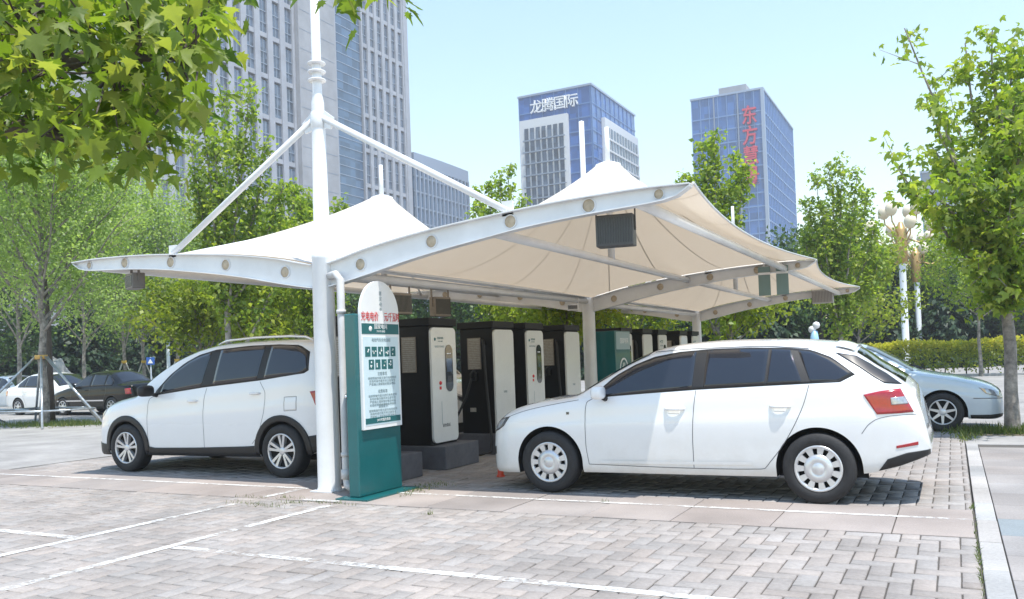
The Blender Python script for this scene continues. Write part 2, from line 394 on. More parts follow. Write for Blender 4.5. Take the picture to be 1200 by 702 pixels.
# --- blue tower with white window frames
def glass_tower(name, label, u0_, u1_, v0_, v1_, H, glass, fl=3.4, mu=3.3, m_line=None):
    m_line = m_line or mat('blue_mullion', (.10,.20,.42), .4)
    t = thing(name, label, 'tower')
    MB().box((u0_,v0_,0),(u1_,v1_,H)).build('core', glass, t)
    n = int(H/fl)
    for k in range(1, n):
        MB().box((u0_-.1,v0_-.14,k*fl),(u1_+.14,v1_+.1,k*fl+.32)).build('transom', m_line, t)
    for i in range(int((u1_-u0_)/mu)+1):
        x = u0_+i*mu; MB().box((x-.09,v0_-.2,0),(x+.09,v0_,H)).build('mullion', m_line, t)
    for i in range(int((v1_-v0_)/mu)+1):
        y = v0_+i*mu; MB().box((u1_,y-.09,0),(u1_+.2,y+.09,H)).build('mullion', m_line, t)
    MB().box((u0_-.3,v0_-.3,H),(u1_+.3,v1_+.3,H+.5)).build('parapet', B_mull, t)
    return t
tC = glass_tower('glass_tower', 'blue glass tower with white window frame and white rooftop lettering', -91, -71, 190, 222.7, 69, B_glassC)
# white frame panel on the face towards the car park
fz = 62.8
MB().box((-90.6,188.9,0),(-77.2,189.95,fz)).build('white_frame', B_white, tC)
wme = MB().box((-.55,0,-27.5),(.55,.4,27.5)).mesh('window', B_glassA)
for i in range(7):
    o = put(bpy.data.objects.new('window', wme), tC); o.location = (-88.6+i*1.62, 188.7, 33.0)
MB().box((-70.95,196.4,0),(-70.0,222.4,fz-.4)).build('white_frame', B_white, tC)
w2 = MB().box((0,-.62,-29),(.3,.62,29)).mesh('window', B_glassA)
for i in range(11):
    o = put(bpy.data.objects.new('window', w2), tC); o.location = (-70.15, 198.9+i*2.15, 31.2)
for j in range(19):
    MB().box((-69.95,197.6,3*j+3),(-69.75,222.0,3*j+3.5)).build('sill_band', B_white, tC)
    if j < 18: MB().box((-89.6,188.4,3*j+6.2),(-77.9,188.72,3*j+6.5)).build('sill_band', B_mulld, tC)
for i, ch in enumerate('龙腾国际'):
    text_obj('sign_character', ch, 3.6, B_sign_w, Matrix.Translation((-85.9+i*3.3, 189.5, 65.7)) @ Matrix.Rotation(R(90), 4, 'X'), tC, extrude=.25, bold=.003)
tD = glass_tower('glass_tower', 'blue glass tower with red vertical characters down its face', -51.2, -33.3, 210, 255, 66.6, B_glassD, mu=2.25, m_line=mat('light_blue_mullion', (.16,.28,.50), .4))
MB().box((-45,214,66.6),(-38,224,69.9)).build('roof_plant', B_stone2, tD)
for i, ch in enumerate('东方慧景'):
    text_obj('sign_character', ch, 5.0, B_sign_r, Matrix.Translation((-36.6, 209.5, 60.2-i*5.1)) @ Matrix.Rotation(R(90), 4, 'X'), tD, extrude=.25, sx=.78, bold=.014)
for x in (-45.4, -39.4): MB().box((x-.15,209.5,0),(x+.15,209.8,66.5)).build('mullion', B_mulld, tD)
MB().box((-33.7,209.6,0),(-32.9,210.3,66.8)).build('corner_trim', B_mull, tD)
tE = glass_tower('glass_tower', 'pale grey-blue block half hidden behind the right-hand trees and street lamps', 1.5, 13.5, 205, 230, 40, facade_glass('grey_glass', (.22,.25,.30), var=.2), mu=3)
# ================================================================ tensile canopy
C_white = mat('white_enamel_steel', (.74,.755,.77), .38, noise=(2.2,.10), coat=.15)
C_beige = mat('hole_cap', (.52,.43,.31), .6, noise=(20,.3))
C_seam = mat('membrane_seam', (.70,.64,.55), .7)
def membrane_mat():
    m = bpy.data.materials.new('pvc_membrane'); m.use_nodes = True; nt = m.node_tree; N, Lk = nt.nodes.new, nt.links.new
    nt.nodes.remove(nt.nodes['Principled BSDF']); out = nt.nodes['Material Output']
    d = N('ShaderNodeBsdfDiffuse'); t = N('ShaderNodeBsdfTranslucent'); mx = N('ShaderNodeMixShader'); mx.inputs[0].default_value = .24
    geo = N('ShaderNodeNewGeometry'); n = N('ShaderNodeTexNoise'); n.inputs['Scale'].default_value = 2.5; n.inputs['Detail'].default_value = 6; Lk(geo.outputs['Position'], n.inputs['Vector'])
    r = N('ShaderNodeMix'); r.data_type = 'RGBA'; r.inputs['A'].default_value = (.74,.68,.59,1); r.inputs['B'].default_value = (.80,.75,.68,1); Lk(n.outputs['Fac'], r.inputs['Factor']); Lk(r.outputs['Result'], d.inputs['Color'])
    t.inputs['Color'].default_value = (.80,.64,.46,1)
    Lk(d.outputs[0], mx.inputs[1]); Lk(t.outputs[0], mx.inputs[2]); Lk(mx.outputs[0], out.inputs['Surface'])
    return m
C_mem = membrane_mat()
can = thing('tensile_canopy', 'white tensile membrane canopy with peaked cones on steel masts over the charging bays', 'canopy')
FR = (0.0, 7.75, 15.5)
ztopA = pchip([(0,2.48),(.15,2.505),(.68,2.62),(1.4,2.725),(1.9,2.775),(2.31,2.81),(2.8,2.845),(3.27,2.865),(3.72,2.875),(4.16,2.865)])
zbotA = pchip([(0,2.23),(.15,2.25),(.67,2.345),(1.08,2.43),(1.6,2.52),(2.02,2.58),(2.5,2.645),(3.0,2.69),(3.4,2.715),(3.9,2.745),(4.05,2.78),(4.16,2.85)])
def hole_ring(c, v, r, sg):
    mb = MB(); mb.lathe([(r*.62,-.0),(r,-.004),(r*1.08,-.004),(r*1.12,.0)], 20, o=(c[0], v, c[1]), axis='y')
    return mb
for fi, v in enumerate(FR):
    ms = MB().lathe([(.135,0),(.135,.02),(.126,.05),(.118,2.55),(.122,2.56),(.122,2.62),(.090,2.63),(.074,4.1),(.070,4.3),(.052,4.4),(.050,5.9),(0,5.92)], 28, o=(0,v,0)).build('mast', C_white, can)
    for zz in (4.55, 4.645, 4.74): MB().lathe([(.04,zz-.008),(.098,zz-.008),(.102,zz),(.098,zz+.008),(.04,zz+.008)], 24, o=(0,v,0)).build('mast_ring', C_white, ms)
    MB().lathe([(.07,4.0),(.084,4.02),(.084,4.18),(.07,4.2)], 20, o=(0,v,0)).build('mast_collar', C_white, ms)
    MB().box((-.15,v-.15,.001),(.15,v+.15,.016)).build('base_plate', C_white, ms)
    for sg in (-1, 1):
        us = np.linspace(.11, 4.16, 34); arm = MB(); t = .012
        V = []
        for u in us:
            V += [(sg*u, v-t, float(zbotA(u))), (sg*u, v-t, float(ztopA(u))), (sg*u, v+t, float(ztopA(u))), (sg*u, v+t, float(zbotA(u)))]
        n = len(us); arm.add(V, [(4*i+k, 4*i+(k+1)%4, 4*i+4+(k+1)%4, 4*i+4+k) for i in range(n-1) for k in range(4)]+[(0,1,2,3),(4*n-4,4*n-3,4*n-2,4*n-1)])
        for zf, hw in ((ztopA, .07), (zbotA, .055)):
            V = []
            for u in us:
                z = float(zf(u)); V += [(sg*u, v-hw, z-.006), (sg*u, v-hw, z+.006), (sg*u, v+hw, z+.006), (sg*u, v+hw, z-.006)]
            arm.add(V, [(4*i+k, 4*i+(k+1)%4, 4*i+4+(k+1)%4, 4*i+4+k) for i in range(n-1) for k in range(4)]+[(0,1,2,3),(4*n-4,4*n-3,4*n-2,4*n-1)])
        ao = arm.build('arm', C_white, can)
        for u in (.53, 1.44, 2.36, 3.19, 3.87):
            zc = (float(ztopA(u))+float(zbotA(u)))/2; r = .07 if u < 3.5 else .05
            for sd_ in (-1, 1):
                y = v+sd_*.0125
                MB().lathe([(0,sd_*.006),(r*.86,sd_*.006),(r*.9,sd_*.001)], 22, o=(sg*u, y, zc), axis='y').build('hole_cap', C_beige, ao)
                MB().lathe([(r*.88,sd_*.001),(r*.88,sd_*.012),(r*1.02,sd_*.012),(r*1.02,sd_*.001)], 22, o=(sg*u, y, zc), axis='y').build('hole_rim', C_white, ao)
        # tie rod from the mast to the arm
        MB().tube([(sg*.07,v,4.12),(sg*2.33,v,2.83)], .036, 12).build('tie_rod', C_white, can)
        MB().box((sg*2.33-.06,v-.012,2.78),(sg*2.33+.06,v+.012,2.93)).build('rod_lug', C_white, can)
        MB().prism([(sg*.09,4.2),(sg*.22,4.1),(sg*.18,3.98),(sg*.09,4.0)], v-.012, v+.012, 'xz').build('rod_lug', C_white, can)
RING = .17; ZP = 4.06
for bi in range(2):
    va, vb = FR[bi], FR[bi+1]; vm = (va+vb)/2
    # edge beam between the masts
    MB().tube([(0,va+.1,2.40),(0,vb-.1,2.44)], .055, 14).build('ridge_pipe', C_white, can)
    MB().box((-.10,va+.13,2.50),(.10,vb-.13,2.525)).build('gutter', C_white, can)
    MB().box((-.10,va+.13,2.525),(-.085,vb-.13,2.58)).build('gutter_side', C_white, can); MB().box((.085,va+.13,2.525),(.10,vb-.13,2.58)).build('gutter_side', C_white, can)
    for sg in (-1, 1):
        MB().tube([(sg*1.95,va+.03,2.70),(sg*1.95,vb-.03,2.70)], .052, 14).build('purlin_pipe', C_white, can)
        MB().tube([(sg*3.66,va+.03,2.76),(sg*3.66,vb-.03,2.76)], .052, 14).build('purlin_pipe', C_white, can)
        # strut that carries the cone, with its finial
        MB().tube([(sg*1.95,vm,2.70),(sg*1.95,vm,ZP)], [.05,.045], 14).build('cone_post', C_white, can)
        MB().tube([(sg*1.95,vm,ZP-.02),(sg*1.95,vm,ZP+.54)], [.038,.032], 12).build('finial', C_white, can)
        for q in (-1, 1):
            MB().tube([(sg*3.66,vm+q*3.7,2.77),(sg*2.02,vm+q*.15,3.75)], .02, 8).build('brace_rod', C_white, can)
        # border of the cloth, counter-clockwise in plan
        bd = []; K = 34
        for i in range(K): u = .10+(4.16-.10)*i/K; bd.append((sg*u, va+.045, float(ztopA(u))+.02))
        for i in range(K): s = i/K; e = 4*s*(1-s); bd.append((sg*(4.17-.26*e), va+.045+(vb-va-.09)*s, 2.885-.035*e))
        for i in range(K): u = 4.16-(4.16-.10)*i/K; bd.append((sg*u, vb-.045, float(ztopA(u))+.02))
        for i in range(K): s = 1-i/K; e = 4*s*(1-s); bd.append((sg*(.10+.0*e), va+.045+(vb-va-.09)*s, 2.50+.035*e))
        NB = len(bd); NR = 26; V = []; cx, cyy = sg*1.95, vm
        for k in range(NR+1):
            t = k/NR; h = (1-t)**1.62*(1-.10*t*(1-t))
            for (x, y, z) in bd:
                a = math.atan2((y-cyy)*.62, x-cx); rx, ry = cx+RING*math.cos(a), cyy+RING*math.sin(a)
                tt = t**1.02
                V.append((rx+(x-rx)*tt, ry+(y-ry)*tt, z+(ZP-z)*h))
        mb = MB(); mb.add(V, [(k*NB+i, k*NB+(i+1)%NB, (k+1)*NB+(i+1)%NB, (k+1)*NB+i) for k in range(NR) for i in range(NB)], 0, True)
        mem = mb.build('membrane', C_mem, can)
        MB().lathe([(0,ZP+.05),(RING*.5,ZP+.045),(RING*1.05,ZP+.01),(RING*1.1,ZP-.03)], 24, o=(cx,cyy,0)).build('cone_cap', C_white, mem)
        for i in range(0, NB, 9):          # welded seams running down from the cone
            P = [Vector(V[k*NB+i]) for k in range(NR+1)]; Q = [Vector(V[k*NB+(i+1)%NB]) for k in range(NR+1)]; sv = []
            for k in range(NR+1):
                d = (Q[k]-P[k]); d = d.normalized()*.009 if d.length > 1e-6 else Vector((.01,0,0)); sv += [P[k]-d-Vector((0,0,.004)), P[k]+d-Vector((0,0,.004))]
            MB().add(sv, [(2*k, 2*k+1, 2*k+3, 2*k+2) for k in range(NR)]).build('seam', C_seam, mem)
        # rolled outer hem
        MB().tube([V[NR*NB+K+i] for i in range(0, K+1, 2)], .012, 8).build('edge_cable', C_white, mem)
# downpipe beside the front mast
dp = thing('downpipe', 'pale grey rainwater pipe strapped beside the front mast', 'pipe')
dpx, dpy = at(403.5, 480, V=-.13).x, -.13
D_grey = mat('pvc_pipe', (.55,.55,.55), .45, noise=(5,.15))
MB().tube([(.10,-.02,2.36),(dpx-.06,dpy,2.36),(dpx,dpy,2.30),(dpx,dpy,.18),(dpx+.02,dpy-.01,.09),(dpx+.10,dpy-.03,.06)], .042, 14).build('pipe', D_grey, dp)
for z in (1.95, .42): MB().lathe([(.043,z-.02),(.052,z-.02),(.052,z+.02),(.043,z+.02)], 16, o=(dpx,dpy,0)).build('bracket', D_grey, dp)
MB().lathe([(.043,.16),(.054,.16),(.054,.26),(.043,.26)], 16, o=(dpx,dpy,0)).build('socket', D_grey, dp)

# floodlights hung under the arms
F_body = mat('floodlight_body', (.16,.15,.14), .5, metal=.3, noise=(8,.2)); F_tan = mat('floodlight_back', (.26,.22,.18), .55, noise=(7,.2))
F_glass = mat('floodlight_glass', (.05,.05,.055), .2, coat=.5)
def flood(label, loc, rz, w=.36, h=.30, d=.16, tilt=0.0, body=None):
    t = thing('floodlight', label, 'floodlight', loc, rz, 'floodlights under the canopy'); body = body or F_body
    mb = MB().bbox((-w/2,-d/2,-h),(w/2,d/2,0), .012); mb.build('housing', body, t)
    for k in range(14):
        x = -w/2+.02+(w-.04)*k/13; MB().box((x-.003,-d/2-.010,-h+.03),(x+.003,-d/2-.002,-.03)).build('louvre', F_glass, t)
    MB().box((-w/2-.012,-.015,-h*.5),(-w/2-.002,.015,.10)).build('bracket', body, t); MB().box((w/2+.002,-.015,-h*.5),(w/2+.012,.015,.10)).build('bracket', body, t)
    MB().box((-w/2-.012,-.015,.10),(w/2+.012,.015,.11)).build('bracket', body, t)
    return t
flood('dark ribbed floodlight hanging under the right front arm of the canopy', (3.37,.20,2.70), R(8), body=mat('floodlight_dark', (.075,.075,.075), .45, noise=(8,.2)))
flood('brown floodlight hanging under the far left tip of the front arm', (-3.22,.16,2.66), R(-25), .34, .20)
flood('tan floodlight panel hanging above the first charger, beside the downpipe', (-.10,1.62,2.27), R(75), .30, .27, .12, body=F_tan)
flood('tan floodlight panel hanging from the ridge pipe between the first two chargers', (-.10,2.58,2.27), R(75), .30, .27, .12, body=F_tan)
flood('small pale floodlight hanging just before the second mast', (0,7.0,2.36), R(20), .20, .13, .12, body=C_white)
flood('pale floodlight hanging under the farthest right tip of the canopy', (3.3,15.3,2.86), R(0), .5, .34, .2, body=mat('floodlight_pale', (.40,.39,.38), .5))
G_teal = mat('teal_hanging_board', (.15,.23,.22), .45)
for i, x in enumerate((3.32, 3.62)):
    o = thing('hanging_sign', ('left' if i == 0 else 'right')+' one of two narrow teal boards hanging from the second arm of the canopy', 'sign', (x,7.66,2.82), R(10), 'teal boards under the second arm')
    MB().bbox((-.10,-.015,-.50),(.10,.015,0), .006).build('board', G_teal, o); MB().box((-.10,-.02,-.14),(.10,-.0155,-.10)).build('stripe', C_white, o)
    MB().box((-.01,-.01,0),(.01,.01,.06)).build('hanger', C_white, o)
# mast-mounted cable drop (thin dark pole far behind the boards)
# ================================================================ vehicles
M_glass = mat('tinted_glass', (.012,.014,.02), .03, spec=.9)
M_tyre = mat('tyre_rubber', (.022,.022,.024), .75, noise=(14,.3), bump=(60,.3))
M_black = mat('black_plastic', (.012,.012,.013), .5, noise=(9,.25))
M_gap = mat('panel_gap', (.10,.10,.11), .7)
M_silver = mat('wheel_silver', (.62,.63,.65), .32, metal=.55, noise=(6,.12))
M_chrome = mat('chrome', (.75,.76,.78), .15, metal=1.0)
M_well = mat('wheel_well', (.010,.010,.011), .9)
M_red = mat('red_lamp_glass', (.36,.006,.012), .12, coat=1.0, noise=(40,.2))
M_clear = mat('lamp_glass', (.42,.44,.47), .08, metal=.35, coat=1.0, noise=(25,.45))
M_flank = mat('flank_black', (.025,.026,.03), .30, spec=.4)
M_lampdark = mat('lamp_housing', (.05,.05,.055), .2, coat=1.0)

def paint(name, col, dust=.0, coat=1.0):
    if name in MATS: return MATS[name]
    m = mat(name, col, .28, coat=coat, spec=.5 if coat > .5 else .3); nt = m.node_tree; b = nt.nodes['Principled BSDF']
    tc = nt.nodes.new('ShaderNodeTexCoord'); sp = nt.nodes.new('ShaderNodeSeparateXYZ'); nt.links.new(tc.outputs['Object'], sp.inputs[0])
    n = nt.nodes.new('ShaderNodeTexNoise'); n.inputs['Scale'].default_value = 5; n.inputs['Detail'].default_value = 8; n.inputs['Roughness'].default_value = .7
    nt.links.new(tc.outputs['Object'], n.inputs['Vector'])
    mr = nt.nodes.new('ShaderNodeMapRange'); mr.inputs['From Min'].default_value = .75; mr.inputs['From Max'].default_value = .12
    mr.inputs['To Min'].default_value = 0.0; mr.inputs['To Max'].default_value = 1.0; nt.links.new(sp.outputs['Z'], mr.inputs['Value'])
    mu = nt.nodes.new('ShaderNodeMath'); mu.operation = 'MULTIPLY'; nt.links.new(mr.outputs[0], mu.inputs[0]); nt.links.new(n.outputs['Fac'], mu.inputs[1])
    mu2 = nt.nodes.new('ShaderNodeMath'); mu2.operation = 'MULTIPLY'; nt.links.new(mu.outputs[0], mu2.inputs[0]); mu2.inputs[1].default_value = dust
    mx = nt.nodes.new('ShaderNodeMix'); mx.data_type = 'RGBA'; mx.inputs['A'].default_value = (*col,1); mx.inputs['B'].default_value = (.40,.35,.28,1)
    nt.links.new(mu2.outputs[0], mx.inputs['Factor']); nt.links.new(mx.outputs['Result'], b.inputs['Base Color'])
    ad = nt.nodes.new('ShaderNodeMath'); ad.operation = 'ADD'; ad.inputs[1].default_value = .25
    nt.links.new(mu2.outputs[0], ad.inputs[0]); nt.links.new(ad.outputs[0], b.inputs['Roughness'])
    return m

class Body:
    """Lofted car body. x runs from the nose to the tail, y across, z up."""
    BULGE = staticmethod(pchip([(0,.945),(.06,.975),(.16,.985),(.30,.990),(.58,1.0),(.66,.999),(.71,.990),(.88,.980),(1.0,.955)]))
    def __init__(s, d):
        s.L = d['L']; s.x0 = d.get('x0', 0.0); s.ztop = pchip(d['ztop']); s.zr = pchip(d['zr']); s.zsh = pchip(d['zsh']); s.yr = pchip(d['yr']); s.wpl = pchip(d['wpl']); s.zbot = pchip(d['zbot'])
        s.wx = d.get('warp', lambda q: q)
        s.wheels = d['wheels']; s.zc = d['zc']; s.ra = d['ra']
    def low(s, x):
        z = s.zbot(x).copy() if hasattr(s.zbot(x), 'copy') else s.zbot(x)
        z = np.array(z, float)
        for w in s.wheels:
            q = s.ra**2-(x-w)**2
            z = np.where(q > 0, np.maximum(z, s.zc+np.sqrt(np.maximum(q, 0))), z)
        return z
    def side(s, x, z):
        x = np.asarray(x, float); z = np.asarray(z, float)
        zb, zs, w = s.zbot(x), s.zsh(x), s.wpl(x)
        t = np.clip((z-zb)/np.maximum(zs-zb, .02), 0, 1); lower = w*s.BULGE(t)
        ysh = w*.955; k = np.clip((z-zs)/np.maximum(s.zr(x)-zs, .01), 0, 1.05)
        upper = ysh+(s.yr(x)-ysh)*k+.012*4*k*(1-k)
        return np.where(z <= zs, lower, upper)
    def top(s, x, y):
        return s.ztop(x)-(s.ztop(x)-s.zr(x))*(np.asarray(y)/s.yr(x))**2
    def stations(s):
        xs = list(np.linspace(s.x0, s.L, 90)); xs += list(s.x0+s.L*(1-np.cos(np.linspace(0, .5, 14)))/2)+list(s.L-s.L*(1-np.cos(np.linspace(0, .5, 14)))/2)
        for w in s.wheels: xs += list(w-s.ra*np.cos(np.linspace(0, math.pi, 27)))+[w-s.ra-2e-4, w+s.ra+2e-4, w-s.ra+2e-4, w+s.ra-2e-4]
        xs = np.unique(np.round(np.clip(xs, s.x0, s.L), 5)); keep = [xs[0]]
        for q in xs[1:]:
            if q-keep[-1] > 1.5e-4: keep.append(q)
        return np.array(keep)
    def build(s, parent, m_paint):
        xs = s.stations(); rows = []; under = []
        for x in xs:
            lo = float(s.low(x)); zs = float(s.zsh(x)); zr = float(s.zr(x)); yr = float(s.yr(x)); zt = float(s.ztop(x))
            zs_ = max(zs, lo+.01)
            zz = list(np.linspace(lo, zs_, 20)); P = [(float(s.side(x, z)), z) for z in zz]
            zz2 = np.linspace(zs_, zs_+(max(zr, zs_+.005)-zs_)*.86, 9)[1:]; P += [(float(s.side(x, z)), z) for z in zz2]
            A = P[-1]; B = (yr, zr); C = (yr*.72, float(s.top(x, yr*.72)))
            for t in np.linspace(0, 1, 7)[1:]: P.append(((1-t)**2*A[0]+2*t*(1-t)*B[0]+t*t*C[0], (1-t)**2*A[1]+2*t*(1-t)*B[1]+t*t*C[1]))
            for y in np.linspace(yr*.72, 0, 8)[1:]: P.append((y, float(s.top(x, y))))
            rows.append([(x, -y, z) for y, z in P]+[(x, y, z) for y, z in P[::-1][1:]])
            under.append([(x, -P[0][0], lo), (x, -P[0][0]*.8, lo), (x, 0, lo), (x, P[0][0]*.8, lo), (x, P[0][0], lo)])
        n = len(rows[0]); mb = MB(); V = [p for r_ in rows for p in r_]
        F = [(i*n+k, i*n+k+1, (i+1)*n+k+1, (i+1)*n+k) for i in range(len(rows)-1) for k in range(n-1)]
        mb.add(V, F, 0, True)
        for r_, sgn in ((rows[0], -1), (rows[-1], 1)):
            h = n//2
            # end cap: strips between mirrored points
            mb.add(r_, [(k, k+1, n-2-k, n-1-k) for k in range(h)], 0, True)
        b = mb.build('body', m_paint, parent)
        u = MB(); m5 = 5; u.add([p for r_ in under for p in r_], [(i*m5+k, (i+1)*m5+k, (i+1)*m5+k+1, i*m5+k+1) for i in range(len(under)-1) for k in range(4)], 0, False)
        ub = u.build('underbody', M_well, parent)
        for w in s.wheels:                       # inner wheel housings close the arches
            for sg in (-1, 1):
                wl = MB(); a = np.linspace(0, math.pi, 20); yo, yi = sg*(float(s.wpl(w))-.06), sg*(float(s.wpl(w))-.30)
                arc = [(w-(s.ra+.02)*math.cos(t), s.zc+(s.ra+.02)*math.sin(t)) for t in a]; arc = [(arc[0][0], .2)]+arc+[(arc[-1][0], .2)]
                q = len(arc)
                wl.add([(x, yi, z) for x, z in arc], [tuple(range(q))])
                wl.build('wheel_housing', M_well, parent)
        return b
    def grille(s, parent, x0, x1, wf=.62):
        g = s.top_patch('grille', parent, M_black, x0, x1, wf, wf*1.05, off=.006)
        return g
    # ---- pieces laid on the skin
    def _n(s, x, z, sg):
        e = 4e-3; y = s.side(x, z); dx = (s.side(x+e, z)-s.side(x-e, z))/(2*e); dz = (s.side(x, z+e)-s.side(x, z-e))/(2*e)
        k = 1/np.sqrt(1+dx*dx+dz*dz)
        return y, -dx*k, k, -dz*k
    def patch(s, name, parent, mats, bottom, top, left=None, right=None, off=.004, nu=18, nv=10, sg=-1, edge=.006):
        """Coons patch in side view; the four borders are polylines in (x,z)"""
        def poly(pts, t):
            pts = np.array(pts, float); d = np.r_[0, np.cumsum(np.linalg.norm(np.diff(pts, axis=0), axis=1))]; d /= d[-1]
            return np.stack([np.interp(t, d, pts[:,0]), np.interp(t, d, pts[:,1])], -1)
        left = left or [bottom[0], top[0]]; right = right or [bottom[-1], top[-1]]
        u = np.linspace(0, 1, nu); v = np.linspace(0, 1, nv); B, T = poly(bottom, u), poly(top, u); Lf, Rg = poly(left, v), poly(right, v)
        U, Vv = np.meshgrid(u, v, indexing='ij'); U = U[...,None]; Vv = Vv[...,None]
        Q = (1-Vv)*B[:,None]+Vv*T[:,None]+(1-U)*Lf[None]+U*Rg[None]-((1-U)*(1-Vv)*B[0]+U*(1-Vv)*B[-1]+(1-U)*Vv*T[0]+U*Vv*T[-1])
        x, z = s.wx(Q[...,0]), Q[...,1]
        y, nx, ny, nz = s._n(x, z, sg)
        def pts(o): return np.stack([x+nx*o, sg*(y+ny*o), z+nz*o], -1).reshape(-1, 3)
        G = pts(off); mb = MB(); fs = [(i*nv+k, (i+1)*nv+k, (i+1)*nv+k+1, i*nv+k+1) for i in range(nu-1) for k in range(nv-1)]
        ring = [i*nv for i in range(nu)]+[(nu-1)*nv+k for k in range(1, nv)]+[i*nv+nv-1 for i in range(nu-2, -1, -1)]+[k for k in range(nv-2, 0, -1)]
        D = pts(off-edge); m = len(ring); V = np.concatenate([G, D[ring], G[ring]]); o = len(G)
        mb.add(V, fs, 0, True)
        mb.f += [(o+i, o+(i+1)%m, o+m+(i+1)%m, o+m+i) for i in range(m)]; mb.m += [0]*m; mb.sm += [False]*m
        me = mb.mesh(name, mats); return put(bpy.data.objects.new(name, me), parent)
    def ribbon(s, name, parent, mats, path, w=.006, off=.0015, sg=-1, n=40):
        p = np.array(path, float); d = np.r_[0, np.cumsum(np.linalg.norm(np.diff(p, axis=0), axis=1))]
        fx, fz = pchip(np.stack([d, p[:,0]], 1)), pchip(np.stack([d, p[:,1]], 1)); t = np.linspace(0, d[-1], n)
        x, z = s.wx(fx(t)), fz(t); tx, tz = np.gradient(x), np.gradient(z); k = np.hypot(tx, tz); tx /= k; tz /= k
        V = []
        for q in (-1, 1):
            xx, zz = x-tz*q*w/2, z+tx*q*w/2; V.append(np.stack([xx, sg*(s.side(xx, zz)+off), zz], -1))
        mb = MB(); mb.add(np.concatenate(V), [(i, i+1, n+i+1, n+i) for i in range(n-1)], 0, True)
        return mb.build(name, mats, parent)
    def top_patch(s, name, parent, mats, x0, x1, wf0, wf1, off=.004, nu=26, nv=14):
        xs = s.wx(np.linspace(x0, x1, nu)); V = []
        for i, x in enumerate(xs):
            k = i/(nu-1); w = wf0+(wf1-wf0)*k
            for y in np.linspace(-1, 1, nv)*w*float(s.yr(x)):
                e = 3e-3; dz = (float(s.top(x+e, y))-float(s.top(x-e, y)))/(2*e); q = 1/math.sqrt(1+dz*dz)
                V.append((x-dz*q*off, y, float(s.top(x, y))+q*off))
        mb = MB(); mb.add(V, [(i*nv+k, (i+1)*nv+k, (i+1)*nv+k+1, i*nv+k+1) for i in range(nu-1) for k in range(nv-1)], 0, True)
        return mb.build(name, mats, parent)

def make_wheel(style, rad, rim, width=.2):
    """wheel in the xz plane, outer face towards -y, origin at the hub"""
    w = MB(); h = width/2
    prof = [(rim*.98, -h*.80), (rim*1.04, -h*.98), (rad*.80, -h*1.03), (rad*.93, -h*.95), (rad*.985, -h*.78), (rad, -h*.5), (rad, h*.5), (rad*.985, h*.78), (rad*.9, h), (rim, h*.9), (rim*.9, h*.5)]
    ty = MB().lathe(prof, 40, axis='y').mesh('tyre', M_tyre)
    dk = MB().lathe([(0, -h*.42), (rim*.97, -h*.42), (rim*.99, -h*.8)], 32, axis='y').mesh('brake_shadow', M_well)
    rb = MB()
    rb.lathe([(rim*1.005, -h*.8), (rim*1.0, -h*.98), (rim*.94, -h*1.0), (rim*(.86 if style == 'cap' else .90), -h*.9), (rim*(.86 if style == 'cap' else .90), -h*.6)], 40, axis='y')
    def spoke(a0, r0_, r1_, w0, w1, y0, y1, t=.02):
        c, s_ = math.cos(a0), math.sin(a0); P = []
        for (r_, ww, y) in ((r0_, w0, y0), (r1_, w1, y1)):
            for sx, dy in ((-1,0),(1,0),(1,t),(-1,t)):
                P.append((c*r_-s_*sx*ww/2, y+dy, s_*r_+c*sx*ww/2))
        rb.add(P, [(0,1,5,4),(1,2,6,5),(2,3,7,6),(3,0,4,7),(0,3,2,1),(4,5,6,7)])
    if style == 'cap':
        rb.lathe([(0, -h*1.02), (rim*.22, -h*1.02), (rim*.25, -h*.96), (rim*.30, -h*.97), (rim*.34, -h*1.02), (rim*.60, -h*.93), (rim*.62, -h*.6)], 40, axis='y')
        for k in range(11):
            spoke(2*math.pi*(k+.5)/11, rim*.58, rim*.9, rim*.20, rim*.30, -h*.93, -h*.95, .03)
    elif style == 'alloy10':
        rb.lathe([(0, -h*.86), (rim*.16, -h*.86), (rim*.22, -h*.80), (rim*.24, -h*.5)], 24, axis='y')
        for k in range(5):
            for q in (-1, 1):
                a = 2*math.pi*k/5+.3
                spoke(a+q*.20, rim*.17, rim*.93, rim*.12, rim*.17, -h*.80, -h*.93, .05)
    else:
        rb.lathe([(0, -h*.9), (rim*.2, -h*.9), (rim*.27, -h*.84), (rim*.28, -h*.5)], 24, axis='y')
        for k in range(7):
            spoke(2*math.pi*k/7+.2, rim*.2, rim*.93, rim*.24, rim*.15, -h*.84, -h*.93, .05)
    return ty, dk, rb.mesh('rim', M_silver)
def add_wheels(car, b, meshes, track, rad):
    for wx in b.wheels:
        for sg in (-1, 1):
            w = put(bpy.data.objects.new('wheel', meshes[0]), car); w.location = (wx, sg*track, rad)
            if sg > 0: w.rotation_euler = (0, 0, math.pi)
            put(bpy.data.objects.new('rim', meshes[2]), w); put(bpy.data.objects.new('rim_backing', meshes[1]), w)
def blob(name, parent, material, c, size, p=2.6, n=16, m=10):
    """rounded box shape"""
    V = []; f = lambda v, e: math.copysign(abs(v)**(2/e), v)
    for i in range(m+1):
        a = -math.pi/2+math.pi*i/m
        for k in range(n):
            q = 2*math.pi*k/n
            V.append((c[0]+size[0]/2*f(math.cos(a), p)*f(math.cos(q), p), c[1]+size[1]/2*f(math.cos(a), p)*f(math.sin(q), p), c[2]+size[2]/2*f(math.sin(a), p)))
    mb = MB(); mb.add(V, [(i*n+k, i*n+(k+1)%n, (i+1)*n+(k+1)%n, (i+1)*n+k) for i in range(m) for k in range(n)], 0, True)
    return mb.build(name, material, parent)
